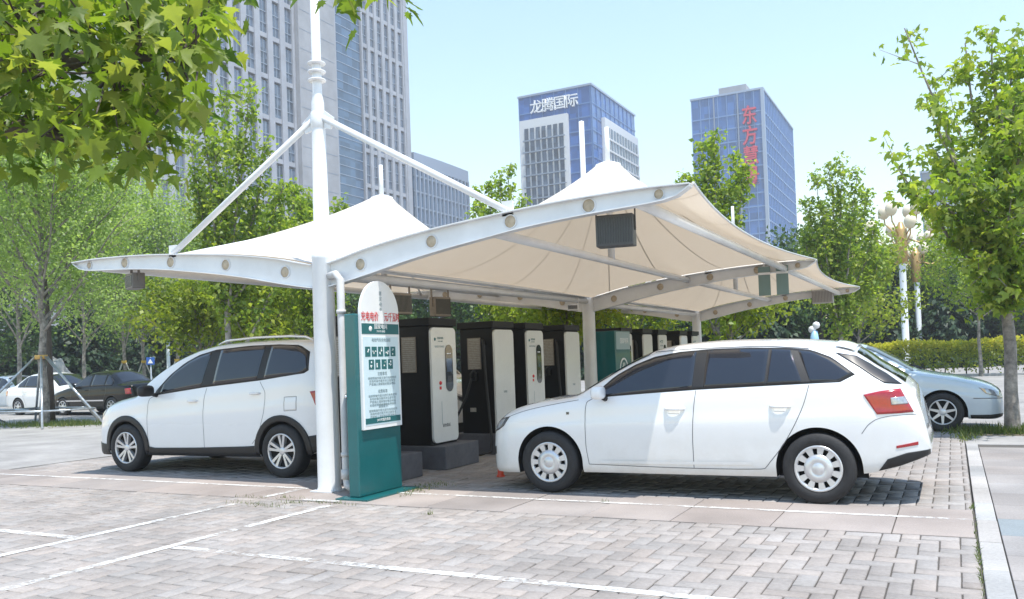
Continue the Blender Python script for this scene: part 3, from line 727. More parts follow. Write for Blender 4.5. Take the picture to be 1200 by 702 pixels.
def handle(car, b, x0, x1, z, m_paint, sg=-1):
    y = float(b.side((x0+x1)/2, z)); xs = np.linspace(x0, x1, 7)
    bow = [0, .028, .036, .038, .036, .028, 0]
    mb = MB().tube([(x, sg*(float(b.side(x, z))+bow[i]-.004), z) for i, x in enumerate(xs)], [.012,.014,.015,.015,.015,.014,.012], 8)
    h = mb.build('door_handle', m_paint, car)
    c = .5*(x0+x1)
    return h
def mirror(car, b, x, z, m_shell, sg=-1, s=1.0):
    y = float(b.side(x, z-.02)); o = blob('wing_mirror', car, m_shell, (x, sg*(y+.15*s), z+.03), (.12*s, .20*s, .135*s), 3.2)
    MB().tube([(x+.02, sg*(y-.01), z-.04), (x+.01, sg*(y+.08), z-.02)], [.03, .022], 8).build('mirror_stalk', M_black, o)
    return o

# ---------------------------------------------------------------- white hatchback wagon
def build_wagon():
    P = paint('white_paint', (.80,.81,.82), .8)
    car = thing('estate_car', 'white estate hatchback with plain hubcaps, charging nose-in under the right side of the canopy', 'car', (1.59, 1.325, 0))
    d = dict(L=4.30, wheels=(.865, 3.475), zc=.31, ra=.365,
      ztop=[(0,.46),(.012,.56),(.05,.665),(.11,.735),(.2,.795),(.34,.855),(.5,.905),(.7,.95),(.94,.985),(1.06,1.01),(1.2,1.095),(1.45,1.24),(1.7,1.36),(1.93,1.44),(2.2,1.475),(2.6,1.49),(3.0,1.483),(3.4,1.46),(3.66,1.425),(3.76,1.39),(3.85,1.335),(3.95,1.255),(4.08,1.15),(4.17,1.065),(4.215,1.0),(4.245,.88),(4.27,.74),(4.288,.62),(4.30,.55)],
      zr=[(0,.44),(.012,.535),(.05,.63),(.11,.70),(.2,.762),(.34,.825),(.5,.872),(.7,.915),(.94,.945),(1.12,.97),(1.28,1.05),(1.45,1.145),(1.68,1.27),(1.9,1.362),(2.1,1.415),(2.4,1.442),(2.85,1.446),(3.3,1.418),(3.62,1.365),(3.76,1.325),(3.85,1.272),(3.95,1.20),(4.08,1.10),(4.17,1.01),(4.215,.94),(4.245,.83),(4.27,.70),(4.288,.58),(4.30,.51)],
      zsh=[(0,.42),(.012,.50),(.05,.575),(.11,.64),(.2,.70),(.34,.765),(.5,.81),(.7,.855),(.94,.90),(1.2,.938),(1.4,.952),(2.4,1.015),(3.4,1.05),(3.8,1.062),(4.0,1.035),(4.1,.98),(4.2,.86),(4.25,.72),(4.28,.6),(4.30,.5)],
      yr=[(0,.40),(.03,.46),(.1,.555),(.25,.64),(.5,.685),(.9,.705),(1.12,.715),(1.45,.665),(1.7,.625),(1.95,.595),(2.4,.575),(3.0,.565),(3.5,.555),(3.8,.57),(4.0,.62),(4.17,.645),(4.25,.64),(4.30,.52)],
      wpl=[(0,.48),(.012,.54),(.04,.61),(.1,.695),(.2,.765),(.35,.815),(.55,.842),(.9,.853),(2.2,.853),(3.4,.852),(3.75,.838),(4.0,.805),(4.12,.775),(4.22,.72),(4.28,.65),(4.30,.58)],
      zbot=[(0,.27),(.05,.215),(.15,.185),(.5,.19),(1.25,.215),(3.1,.225),(3.8,.265),(4.0,.30),(4.2,.38),(4.30,.44)])
    wq = lambda q: np.asarray(q, float)+.085*np.clip(1-np.asarray(q, float)/.42, 0, 1)+.07*np.clip((np.asarray(q, float)-3.95)/.35, 0, 1)
    for key in ('ztop','zr','zsh','yr','wpl','zbot'): d[key] = [(float(wq(a)), c) for a, c in d[key]]
    d['L'] = float(wq(4.30)); d['x0'] = float(wq(0.0)); d['warp'] = wq
    b = Body(d); b.build(car, P)
    ws = make_wheel('cap', .312, .205); add_wheels(car, b, ws, .765, .312)
    for sg in (-1, 1):
        # one black surround, four panes in it
        b.patch('window_surround', car, M_black, [(1.33,.955),(1.9,.993),(2.4,1.022),(3.0,1.045),(3.42,1.06),(3.68,1.068)], [(1.38,1.01),(1.55,1.165),(1.75,1.272),(1.95,1.345),(2.2,1.385),(2.5,1.4),(2.9,1.4),(3.2,1.385),(3.42,1.36),(3.6,1.285),(3.8,1.13)], right=[(3.68,1.068),(3.8,1.13)], off=.003, nu=40, nv=12, sg=sg)
        b.patch('side_window', car, M_glass, [(1.40,.972),(1.9,1.005),(2.36,1.033)], [(1.43,1.03),(1.58,1.16),(1.76,1.257),(1.96,1.327),(2.2,1.367),(2.37,1.378)], off=.0055, nu=26, sg=sg)
        b.patch('side_window', car, M_glass, [(2.47,1.04),(3.03,1.06)], [(2.475,1.384),(2.8,1.386),(3.05,1.378)], off=.0055, sg=sg)
        b.patch('side_window', car, M_glass, [(3.05,1.061),(3.36,1.072)], [(3.07,1.377),(3.24,1.363)], off=.0055, nv=12, sg=sg)
        b.patch('quarter_window', car, M_glass, [(3.43,1.075),(3.66,1.085)], [(3.31,1.355),(3.42,1.34),(3.57,1.265),(3.755,1.132)], off=.0055, right=[(3.66,1.085),(3.755,1.132)], sg=sg)
        fd = b.ribbon('door_gap', car, M_gap, [(1.35,.95),(1.29,.91),(1.275,.76),(1.275,.5),(1.30,.30)], sg=sg)
        b.ribbon('door_gap', car, M_gap, [(2.40,1.015),(2.375,.8),(2.36,.5),(2.36,.29)], sg=sg)
        b.ribbon('door_gap', car, M_gap, [(3.42,1.05),(3.385,.92),(3.30,.72),(3.17,.5),(3.06,.36),(3.0,.295),(2.36,.285),(1.30,.30)], sg=sg, n=70)
        b.ribbon('sill_moulding', car, P, [(1.42,.325),(2.0,.33),(2.9,.345)], w=.03, off=.008, sg=sg)
        b.ribbon('bonnet_gap', car, M_gap, [(.30,.742),(.6,.835),(.95,.902),(1.2,.94)], w=.005, sg=sg)
        for (x0, x1, z) in ((2.10,2.29,.845),(3.08,3.26,.862)):
            b.patch('handle_recess', car, P, [(x0+.03,z-.045),(x1-.05,z-.05)], [(x0+.03,z+.02),(x1-.05,z+.03)], off=.0012, sg=sg, edge=.002)
            handle(car, b, x0, x1, z, P, sg)
        mirror(car, b, 1.47, .985, P, sg)
        hl = b.patch('headlight', car, M_lampdark, [(.085,.60),(.20,.628),(.30,.672)], [(.10,.672),(.22,.742),(.40,.775)], right=[(.30,.672),(.40,.775)], off=.005, sg=sg)
        b.patch('lamp_lens', hl, M_clear, [(.10,.612),(.19,.638),(.25,.665)], [(.115,.662),(.2,.715),(.33,.752)], off=.008, sg=sg)
        b.patch('side_repeater', car, M_lampdark, [(1.07,.795),(1.10,.795)], [(1.07,.82),(1.10,.82)], off=.005, sg=sg)
        b.patch('bumper_vent', car, M_black, [(.025,.36),(.13,.37)], [(.022,.44),(.14,.455)], off=.004, sg=sg)
        tl = b.patch('tail_light', car, M_red, [(3.965,.785),(4.10,.79),(4.20,.80)], [(3.865,.955),(4.0,.985),(4.12,1.0)], right=[(4.20,.80),(4.12,1.0)], left=[(3.965,.785),(3.865,.955)], off=.006, sg=sg)
        b.patch('reversing_lamp', tl, M_clear, [(4.06,.865),(4.165,.872)], [(4.055,.925),(4.145,.932)], off=.009, sg=sg)
        b.ribbon('bumper_gap', car, M_gap, [(3.84,.62),(3.90,.70),(3.99,.755),(4.10,.775),(4.22,.78)], w=.005, sg=sg)
        b.patch('rear_reflector', car, M_red, [(4.08,.492),(4.16,.508),(4.22,.52)], [(4.08,.514),(4.16,.533),(4.22,.547)], off=.005, sg=sg)
        b.patch('rear_valance', car, M_black, [(3.96,.30),(4.1,.345),(4.29,.43)], [(4.02,.40),(4.15,.455),(4.292,.475)], off=.006, sg=sg)
        # dark glass flank beside the hatch, under the spoiler
        b.patch('spoiler_flank', car, M_flank, [(3.63,1.325),(3.84,1.185),(4.02,1.05)], [(3.80,1.29),(3.92,1.215),(4.03,1.13),(4.13,1.035)], off=.006, sg=sg, nu=22)
        b.ribbon('roof_gap', car, M_gap, [(1.95,1.392),(2.4,1.412),(2.9,1.413),(3.4,1.375)], w=.008, sg=sg)
    b.grille(car, .016, .075); b.top_patch('windscreen', car, M_glass, 1.13, 1.86, .90, .88)
    b.top_patch('rear_window', car, M_glass, 3.80, 4.15, .84, .86)
    b.top_patch('roof_spoiler', car, P, 3.62, 3.78, .92, .92, off=.014)
    return car

# ---------------------------------------------------------------- white crossover
def build_suv(label, loc, rz=0.0, full=True):
    P = paint('white_paint_crossover', (.80,.81,.82), .35)
    car = thing('crossover_car', label, 'car', loc, rz)
    d = dict(L=4.46, wheels=(.82, 3.655), zc=.335, ra=.375,
      ztop=[(0,.58),(.012,.68),(.05,.78),(.12,.86),(.25,.945),(.45,1.01),(.7,1.06),(.88,1.095),(1.05,1.215),(1.3,1.40),(1.6,1.56),(1.9,1.66),(2.2,1.72),(2.55,1.75),(3.0,1.76),(3.5,1.755),(3.95,1.725),(4.12,1.685),(4.22,1.59),(4.30,1.40),(4.36,1.2),(4.40,1.05),(4.43,.85),(4.45,.65),(4.46,.55)],
      zr=[(0,.56),(.012,.65),(.05,.745),(.12,.825),(.25,.91),(.45,.975),(.7,1.022),(.92,1.055),(1.15,1.255),(1.48,1.45),(1.8,1.588),(2.1,1.665),(2.5,1.712),(3.0,1.722),(3.5,1.715),(3.9,1.685),(4.1,1.63),(4.2,1.51),(4.29,1.30),(4.36,1.1),(4.40,.95),(4.43,.76),(4.45,.6),(4.46,.5)],
      zsh=[(0,.5),(.012,.58),(.05,.67),(.12,.745),(.25,.83),(.45,.90),(.7,.955),(1.0,1.01),(1.4,1.06),(2.3,1.145),(3.3,1.215),(4.0,1.28),(4.15,1.25),(4.27,1.12),(4.36,.95),(4.42,.75),(4.45,.58),(4.46,.48)],
      yr=[(0,.42),(.05,.52),(.15,.62),(.4,.70),(.9,.745),(1.2,.73),(1.5,.71),(1.9,.685),(2.5,.672),(3.5,.668),(4.0,.67),(4.2,.69),(4.35,.68),(4.46,.56)],
      wpl=[(0,.52),(.012,.58),(.05,.67),(.12,.745),(.25,.815),(.45,.86),(.8,.885),(2.2,.89),(3.6,.888),(4.0,.87),(4.25,.82),(4.38,.75),(4.46,.64)],
      zbot=[(0,.30),(.05,.25),(.2,.22),(.6,.23),(1.3,.24),(3.2,.255),(4.0,.29),(4.3,.36),(4.46,.45)])
    b = Body(d); b.build(car, P)
    ws = make_wheel('alloy10', .335, .222, .215); add_wheels(car, b, ws, .79, .335)
    for sg in ((-1, 1) if full else (-1,)):
        b.patch('window_surround', car, M_black, [(1.36,1.055),(2.3,1.15),(3.3,1.222),(3.9,1.285)], [(1.40,1.13),(1.6,1.325),(1.85,1.485),(2.1,1.585),(2.4,1.645),(3.0,1.675),(3.5,1.672),(3.84,1.65),(4.02,1.56),(4.06,1.33)], right=[(3.9,1.285),(4.0,1.295),(4.06,1.33)], off=.003, nu=40, nv=12, sg=sg)
        b.patch('side_window', car, M_glass, [(1.48,1.09),(2.26,1.165)], [(1.52,1.20),(1.7,1.362),(1.95,1.502),(2.13,1.565),(2.33,1.61)], off=.0055, nu=26, sg=sg)
        b.patch('side_window', car, M_glass, [(2.47,1.185),(3.24,1.24)], [(2.50,1.632),(2.9,1.654),(3.27,1.658)], off=.0055, sg=sg)
        b.patch('quarter_window', car, M_glass, [(3.36,1.248),(3.89,1.302)], [(3.38,1.658),(3.62,1.653),(3.82,1.63),(3.98,1.55),(4.03,1.345)], right=[(3.89,1.302),(3.98,1.31),(4.03,1.345)], off=.0055, sg=sg)
        for path in ([(1.40,1.06),(1.28,1.0),(1.255,.8),(1.255,.5),(1.28,.36)], [(2.37,1.14),(2.33,.95),(2.32,.6),(2.32,.36)], [(3.30,1.21),(3.40,1.05),(3.39,.88),(3.32,.66),(3.24,.5),(3.16,.42)]):
            b.ribbon('door_gap', car, M_gap, path, sg=sg)
        b.patch('fuel_flap', car, P, [(3.72,.84),(3.90,.85)], [(3.72,1.0),(3.90,1.01)], off=.0015, sg=sg, edge=.002)
        b.ribbon('flap_gap', car, M_gap, [(3.715,.835),(3.715,1.005),(3.905,1.015),(3.905,.845),(3.715,.835)], w=.005, off=.002, sg=sg, n=80)
        for (x0, x1, z) in ((2.03,2.22,.975),(3.14,3.32,1.06)): handle(car, b, x0, x1, z, P, sg)
        mirror(car, b, 1.40, 1.095, M_black, sg, 1.15)
        b.patch('sill_cladding', car, M_black, [(1.19,.245),(2.2,.25),(3.28,.258)], [(1.21,.37),(1.4,.345),(2.2,.36),(3.0,.385),(3.28,.40)], off=.012, sg=sg, nu=24)
        for wx in b.wheels:
            a = np.linspace(-.12, math.pi+.12, 30); ri, ro = b.ra-.004, b.ra+.075
            lo = [(wx-ri*math.cos(t), b.zc+ri*math.sin(t)) for t in a]; hi = [(wx-ro*math.cos(t), b.zc+ro*math.sin(t)) for t in a]
            b.patch('arch_cladding', car, M_black, lo, hi, off=.014, nu=46, nv=5, sg=sg, edge=.02)
        b.patch('front_cladding', car, M_black, [(.02,.285),(.2,.23),(.44,.235)], [(.012,.40),(.2,.39),(.42,.375)], off=.010, sg=sg)
        b.patch('rear_cladding', car, M_black, [(4.04,.30),(4.25,.35),(4.44,.45)], [(4.05,.52),(4.25,.55),(4.445,.58)], off=.010, sg=sg)
        hl = b.patch('headlight', car, M_clear, [(.045,.67),(.16,.72),(.27,.79)], [(.06,.735),(.19,.83),(.37,.91)], off=.006, sg=sg)
        b.patch('lamp_bezel', hl, M_lampdark, [(.14,.72),(.2,.757)], [(.17,.80),(.25,.83)], off=.009, sg=sg)
        b.patch('tail_light', car, M_red, [(4.20,.86),(4.36,.88)], [(4.10,1.07),(4.30,1.09)], left=[(4.20,.86),(4.10,1.07)], off=.006, sg=sg)
        rl = MB().tube([(2.35, sg*.60, 1.715), (2.5, sg*.60, 1.762), (3.0, sg*.60, 1.782), (3.6, sg*.595, 1.775), (3.85, sg*.59, 1.755), (3.98, sg*.585, 1.70)], [.012,.016,.016,.016,.016,.012], 8)
        rl.build('roof_rail', M_chrome, car)
    b.grille(car, .016, .08); b.top_patch('windscreen', car, M_glass, 1.02, 1.86, .90, .88)
    b.top_patch('rear_window', car, M_glass, 4.16, 4.33, .84, .86)
    return car

# ---------------------------------------------------------------- three-box saloons
def build_saloon(label, loc, rz, pname, pcol, H=1.44, style='alloy7', dust=.4, trim=None):
    P = paint(pname, pcol, dust, .25 if pcol[0] < .05 else 1.0); k = H/1.44
    car = thing('saloon_car', label, 'car', loc, rz)
    S = lambda pts: [(x, z*k) for x, z in pts]
    d = dict(L=4.32, wheels=(.855, 3.37), zc=.30, ra=.355,
      ztop=S([(0,.46),(.012,.55),(.05,.63),(.12,.69),(.3,.77),(.6,.85),(.95,.915),(1.18,.965),(1.32,1.04),(1.6,1.21),(1.9,1.365),(2.1,1.42),(2.5,1.44),(2.9,1.43),(3.15,1.40),(3.35,1.31),(3.6,1.15),(3.75,1.055),(3.9,1.02),(4.15,1.0),(4.24,.95),(4.285,.8),(4.31,.62),(4.32,.52)]),
      zr=S([(0,.44),(.012,.525),(.05,.60),(.12,.66),(.3,.74),(.6,.815),(.95,.88),(1.22,.925),(1.45,1.05),(1.7,1.2),(1.95,1.32),(2.15,1.362),(2.5,1.38),(2.85,1.37),(3.1,1.33),(3.3,1.24),(3.55,1.09),(3.75,1.0),(3.9,.98),(4.15,.96),(4.24,.91),(4.285,.76),(4.31,.58),(4.32,.49)]),
      zsh=S([(0,.42),(.012,.49),(.05,.555),(.12,.61),(.3,.69),(.6,.765),(.95,.83),(1.3,.88),(2.2,.915),(3.2,.935),(3.7,.94),(4.0,.925),(4.18,.87),(4.26,.75),(4.3,.58),(4.32,.46)]),
      yr=[(0,.42),(.04,.5),(.12,.58),(.4,.67),(.9,.70),(1.25,.71),(1.6,.66),(1.95,.60),(2.5,.575),(3.0,.575),(3.3,.61),(3.6,.655),(3.9,.67),(4.2,.65),(4.32,.52)],
      wpl=[(0,.50),(.012,.56),(.05,.65),(.12,.72),(.25,.785),(.5,.825),(.9,.84),(2.2,.845),(3.4,.842),(3.9,.825),(4.15,.77),(4.27,.69),(4.32,.58)],
      zbot=[(0,.26),(.05,.215),(.15,.19),(.5,.2),(1.25,.215),(3.1,.22),(3.8,.26),(4.1,.31),(4.32,.42)])
    b = Body(d); b.build(car, P)
    ws = make_wheel(style, .305, .2, .19); add_wheels(car, b, ws, .755, .305)
    for sg in (-1, 1):
        b.patch('window_surround', car, M_black, S([(1.42,.895),(2.2,.925),(3.2,.945),(3.42,.95)]), S([(1.46,.95),(1.7,1.135),(1.95,1.27),(2.2,1.325),(2.6,1.34),(2.95,1.325),(3.15,1.26),(3.42,1.06)]), off=.003, nu=36, sg=sg)
        b.patch('side_window', car, M_glass, S([(1.50,.912),(2.24,.94)]), S([(1.53,.97),(1.74,1.13),(1.97,1.255),(2.25,1.31)]), off=.0055, nu=24, sg=sg)
        b.patch('side_window', car, M_glass, S([(2.34,.942),(3.0,.955)]), S([(2.34,1.317),(2.7,1.32),(2.97,1.30)]), off=.0055, sg=sg)
        b.patch('quarter_window', car, M_glass, S([(3.05,.957),(3.36,.962)]), S([(3.02,1.29),(3.12,1.255),(3.37,1.06)]), off=.0055, sg=sg)
        for path in (S([(1.46,.88),(1.33,.84),(1.30,.6),(1.32,.28)]), S([(2.29,.915),(2.27,.6),(2.27,.28)]), S([(3.1,.93),(3.10,.75),(2.98,.5),(2.9,.32)])):
            b.ribbon('door_gap', car, M_gap, path, sg=sg)
        for (x0, x1) in ((2.02,2.18),(2.86,3.02)): handle(car, b, x0, x1, .815*k, P, sg)
        if trim: b.ribbon('side_moulding', car, trim, S([(.55,.47),(1.2,.475),(3.0,.48)]), w=.045, off=.010, sg=sg)
        b.ribbon('bumper_strip', car, M_gap, S([(.02,.50),(.15,.505),(.42,.51)]), w=.012, off=.003, sg=sg)
        mirror(car, b, 1.53, .945*k, P, sg, .95)
        hl = b.patch('headlight', car, M_clear, S([(.05,.52),(.14,.545),(.25,.58)]), S([(.055,.60),(.16,.64),(.34,.672)]), off=.006, sg=sg)
        b.patch('indicator', hl, mat('amber_lens', (.7,.45,.2), .1, coat=1), S([(.24,.585),(.27,.60)]), S([(.26,.648),(.315,.66)]), off=.009, sg=sg)
        b.patch('tail_light', car, M_red, S([(4.05,.66),(4.24,.67)]), S([(4.0,.84),(4.20,.85)]), off=.006, sg=sg)
        b.patch('chin', car, M_black, [(.03,.225),(.2,.195),(.46,.20)], [(.02,.275),(.2,.26),(.47,.26)], off=.004, sg=sg)
    b.grille(car, .016, .06); b.top_patch('windscreen', car, M_glass, 1.26, 1.95, .90, .90)
    b.top_patch('rear_window', car, M_glass, 3.22, 3.68, .86, .88)
    for q in (-.3, .25):
        MB().tube([(1.14, q, .955*k+.01), (1.2, q+.05, 1.0*k), (1.3, q+.42, 1.04*k)], .009, 6).build('wiper', M_black, car)
    return car
# ================================================================ information sign and charging cabinets
S_teal = mat('teal_enamel', (.006,.115,.125), .35, noise=(3,.12), coat=.4)
S_white = mat('white_panel', (.80,.82,.83), .4, noise=(4,.05))
S_blue = mat('pale_blue_print', (.60,.74,.80), .5)
S_dteal = mat('teal_print', (.012,.12,.13), .5)
S_red = mat('red_print', (.62,.02,.03), .5)
S_ink = mat('grey_ink', (.22,.30,.33), .6)
RXY = Matrix.Rotation(R(90), 4, 'Z') @ Matrix.Rotation(R(90), 4, 'X')       # text that faces +x and reads towards +y
def face(p): return Matrix.Translation(p) @ RXY
sg_ = thing('information_sign', 'teal and white round-topped price board standing in front of the first mast', 'sign', (0,0,0))
MB().bbox((.60,-.42,.02),(.735,.34,1.90), .012).build('cabinet', S_teal, sg_)
MB().box((.50,-.52,0.002),(.90,.42,.018)).build('base_plate', S_teal, sg_)
y0s, y1s = -.36, .32; cyv = (y0s+y1s)/2; hw = (y1s-y0s)/2
arch = [(y0s,.70),(y1s,.70),(y1s,1.90)]+[(cyv+hw*math.cos(a), 1.90+.355*math.sin(a)) for a in np.linspace(0, math.pi, 24)[1:-1]]+[(y0s,1.90)]
MB().prism(arch, .737, .768, 'yz').build('white_board', S_white, sg_)
MB().prism([(p[0]*.97+cyv*.03, p[1]) for p in arch], .768, .7735, 'yz') # outline reserve
X = .7695
def flat(name, a, b, m, x=X): return MB().box((x-.001, a[0], a[1]),(x+.0015, b[0], b[1])).build(name, m, sg_)
flat('printed_panel', (y0s+.03,.74), (y1s-.03,1.66), S_blue)
flat('header_band', (y0s+.012,1.69), (y1s-.012,1.80), S_dteal)
text_obj('header_lettering', '国家电网', .058, B_sign_w, face((X+.003, -.02, 1.765)), sg_, .0006)
text_obj('header_lettering', 'STATE GRID', .028, B_sign_w, face((X+.003, -.02, 1.718)), sg_, .0006)
MB().lathe([(0,X+.0035),(.026,X+.003),(.028,X+.001)], 16, o=(0,-.20,1.745), axis='x').build('header_emblem', B_sign_w, sg_)
text_obj('price_lettering', '充电电价', .105, S_red, face((X+.0025, -.205, 1.868)), sg_, .0012, sx=.72)
text_obj('price_lettering', '元/千瓦时', .105, S_red, face((X+.0025, .185, 1.868)), sg_, .0012, sx=.62)
flat('price_slot', (-.045,1.80), (.03,1.94), S_white, X+.0025)
for k, ch in enumerate('暂定电费'): text_obj('small_lettering', ch, .05, S_ink, face((X+.0025, -.01, 2.12-.058*k)), sg_, .0006)
text_obj('panel_lettering', '电动汽车充电流程', .042, S_ink, face((X+.003, cyv, 1.625)), sg_, .0006)
for r_ in range(2):
    for k in range(5 if r_ == 0 else 4):
        y = y0s+.10+(k+(.5 if r_ else 0))*.112; z = 1.505-r_*.135
        t = flat('pictogram', (y-.045,z-.052), (y+.045,z+.052), S_dteal, X+.002)
        rp_ = np.random.default_rng(300+10*r_+k)
        for q in range(4):
            ya, za = y+rp_.uniform(-.032,.014), z+rp_.uniform(-.036,.018); MB().box((X+.0035+.0002*q,ya,za),(X+.0045+.0002*q,ya+rp_.uniform(.006,.022),za+rp_.uniform(.006,.026))).build('pictogram_mark', B_sign_w, t)
for zc, ttl, n in ((1.27,'注意事项',3),(1.085,'收费标准',4),(.93,'温馨提示',3)):
    text_obj('panel_lettering', ttl, .042, S_ink, face((X+.003, cyv, zc)), sg_, .0006)
    for k in range(n):
        text_obj('panel_lettering', ['请按照操作提示进行充电使用','充电时请勿离开并注意安全','严禁烟火请保管好随身物品','如遇故障请立即按急停按钮'][k], .030, S_ink, face((X+.003, cyv, zc-.045-.032*k)), sg_, .0004, sx=1.3)
flat('footer_band', (y0s+.03,.755), (y1s-.03,.815), S_dteal, X+.002)
text_obj('footer_lettering', '24小时服务热线', .034, B_sign_w, face((X+.0045, cyv, .785)), sg_, .0005)
MB().lathe([(.012,0),(.016,-.012),(0,-.02)], 12, o=(.60,-.42,1.05), axis='y').build('lock', M_chrome, sg_)

K_black = mat('charger_black', (.006,.0055,.006), .5, spec=.3, noise=(3,.25))
K_white = mat('charger_white', (.72,.725,.71), .30, noise=(3,.06), coat=.4)
K_vent = mat('vent_panel', (.40,.38,.34), .55, noise=(60,.35))
K_screen = mat('charger_screen', (.05,.08,.14), .08, coat=1.0)
K_gray = mat('plinth_concrete', (.105,.105,.12), .75, noise=(8,.25), bump=(30,.2))
K_cable = mat('cable_rubber', (.012,.012,.013), .6)
K_redbtn = mat('red_button', (.6,.03,.03), .4)
def rrect(y0, y1, z0, z1, r, n=6):
    P = []
    for (cy2, cz2, a0) in ((y1-r,z0+r,-90),(y1-r,z1-r,0),(y0+r,z1-r,90),(y0+r,z0+r,180)):
        for k in range(n+1): a = R(a0+90*k/n); P.append((cy2+r*math.cos(a), cz2+r*math.sin(a)))
    return P
ZB, ZT = .30, 1.95
def charger_parts(kind):
    """local frame: front face at x=0 facing +x, near face at y=0 facing -y"""
    t = bpy.data.objects.new('charging_post', None); COL.objects.link(t)
    MB().bbox((-.58,0,ZB),(-.03,.62,ZT-.10), .008).build('cabinet', K_black, t)
    MB().bbox((-.61,-.03,ZT-.10),(.0,.65,ZT), .008).build('top_cover', K_black, t)
    pnl = MB().prism(rrect(.005,.615,ZB+.03,ZT-.125,.07), -.03, 0, 'yz').build('front_panel', K_white, t)
    v = MB().box((-.44,-.008,1.26),(-.24,-.001,1.70)).build('vent', K_vent, t)
    for k in range(16): MB().box((-.435,-.0105,1.28+.0255*k),(-.245,-.0085,1.288+.0255*k)).build('vent_slat', F_tan, v)
    for a, b2 in (((-.452,-.012,1.248),(-.44,-.001,1.712)),((-.24,-.012,1.248),(-.228,-.001,1.712)),((-.44,-.012,1.70),(-.24,-.001,1.712)),((-.44,-.012,1.248),(-.24,-.001,1.26))):
        MB().box(a, b2).build('vent_frame', F_tan, v)
    if kind == 'screen':
        sc = MB().prism(rrect(.335,.515,.98,1.60,.088), .001, .008, 'yz').build('display_window', K_lamp, t)
        MB().box((.008,.36,1.24),(.0095,.49,1.42)).build('screen', K_screen, sc)
        for k in range(3): MB().lathe([(0,.012),(.012,.011),(.014,.008)], 12, o=(0,.39+.035*k,1.48), axis='x').build('indicator', M_chrome, sc)
        MB().box((.008,.375,1.08),(.0095,.475,1.19)).build('card_reader', M_lampdark, sc)
        text_obj('maker_lettering', '国家电网', .036, S_dteal, face((.0015,.23,1.685)), t, .0005)
        text_obj('maker_lettering', 'STATE GRID', .022, S_dteal, face((.0015,.23,1.645)), t, .0005)
        MB().lathe([(0,.004),(.02,.003),(.022,.0)], 14, o=(0,.10,1.672), axis='x').build('maker_emblem', S_dteal, t)
        text_obj('panel_lettering', '电动汽车充电机', .032, S_ink, face((.0015,.2,1.575)), t, .0005)
        MB().lathe([(.0,.018),(.018,.016),(.026,.006),(.026,0)], 14, o=(0,.20,1.10), axis='x').build('emergency_button', K_redbtn, t)
        MB().box((0,.175,1.015),(.0015,.225,1.055)).build('caution_label', K_redbtn, t)
        MB().box((0,.215,.56),(.0015,.222,.86)).build('printed_rule', S_ink, t)
        text_obj('panel_lettering', '请勿靠近', .05, M_lampdark, face((.0015,.32,.54)), t, .0005)
    else:
        MB().tube([(-.16,.0,1.62),(-.16,-.06,1.68),(-.13,-.08,1.60),(-.12,-.07,1.1),(-.08,-.08,.62),(-.04,-.10,.22),(-.02,-.18,.06),(-.10,-.34,.03),(-.34,-.42,.03),(-.56,-.34,.10),(-.60,-.18,.5),(-.46,-.07,.85),(-.36,-.075,1.12)], .019, 10).build('charging_cable', K_cable, t)
        hs = MB().bbox((-.41,-.055,1.08),(-.30,-.0,1.20), .012).build('connector_holster', M_black, t)
        MB().tube([(-.36,-.05,1.12),(-.33,-.09,1.20),(-.29,-.11,1.23)], [.028,.026,.022], 10).build('connector', M_black, t)
        MB().box((-.44,-.004,.62),(-.34,-.001,.68)).build('rating_plate', K_vent, t)
        text_obj('panel_lettering', '充电桩', .04, S_ink, face((.0015,.3,.9)), t, .0004)
    pl = MB().bbox((-.72,-.05,0),(.20,.80,ZB), .012).build('plinth', K_gray, t)
    return t
K_lamp = mat('display_black_glass', (.012,.012,.016), .12, coat=1.0)
proto = {k: charger_parts(k) for k in ('screen', 'cable')}
used = set()
CH = [('screen', .46), ('screen', 1.84), ('cable', 3.55), ('screen', 4.62), ('cable', 6.15), ('screen', 9.0), ('cable', 10.35), ('screen', 11.45), ('cable', 13.2), ('screen', 14.3)]
LB = ['black and white charging cabinet mostly hidden behind the teal price board',
      'black and white cabinet with oval display, first one right of the price board',
      'black and white cabinet with looped cable beside the estate car headlight',
      'black and white charging cabinet with oval display above the estate car bonnet',
      'black and white charging cabinet with a looped cable, just before the second mast',
      'black and white charging cabinet partly covered by the teal cabinet behind the second mast',
      'black and white cabinet with hanging cable, first past the teal cabinet',
      'black and white charging cabinet with oval display, second one beyond the teal cabinet',
      'black and white charging cabinet with blank white front, next to last before the third mast',
      'black and white charging cabinet with oval display, last one at the third mast']
for (kind, y), lb in zip(CH, LB):
    o = proto[kind] if kind not in used else copy_tree(proto[kind]); used.add(kind)
    o.location = (.20, y, 0); tag(o, lb, 'charger', 'charging cabinets in the row')
# teal cabinet behind the second mast
gc = thing('service_cabinet', 'tall teal cabinet with white plug emblem behind the second mast', 'cabinet', (.42,8.0,0))
MB().bbox((-.5,0,.0),(0,.86,1.86), .01).build('cabinet', S_teal, gc)
MB().box((0,.06,1.50),(.004,.84,1.84)).build('grey_header', mat('grey_print', (.30,.40,.42), .5), gc)
text_obj('cabinet_lettering', '国家电网', .12, S_white, face((.0055,.5,1.66)), gc, .001)
em = MB().lathe([(.20,.001),(.20,.006),(.235,.006),(.235,.001)], 30, o=(0,.45,1.10), axis='x').build('plug_emblem', S_white, gc)
MB().bbox((.001,.36,1.04),(.007,.54,1.17), .002).build('emblem_mark', S_white, em); MB().box((.001,.40,1.17),(.006,.425,1.24)).build('emblem_mark', S_white, em); MB().box((.001,.475,1.17),(.006,.50,1.24)).build('emblem_mark', S_white, em)
MB().tube([(.004,.45,1.04),(.004,.43,.95),(.004,.47,.90),(.004,.45,.84)], .012, 8).build('emblem_mark', S_white, em)
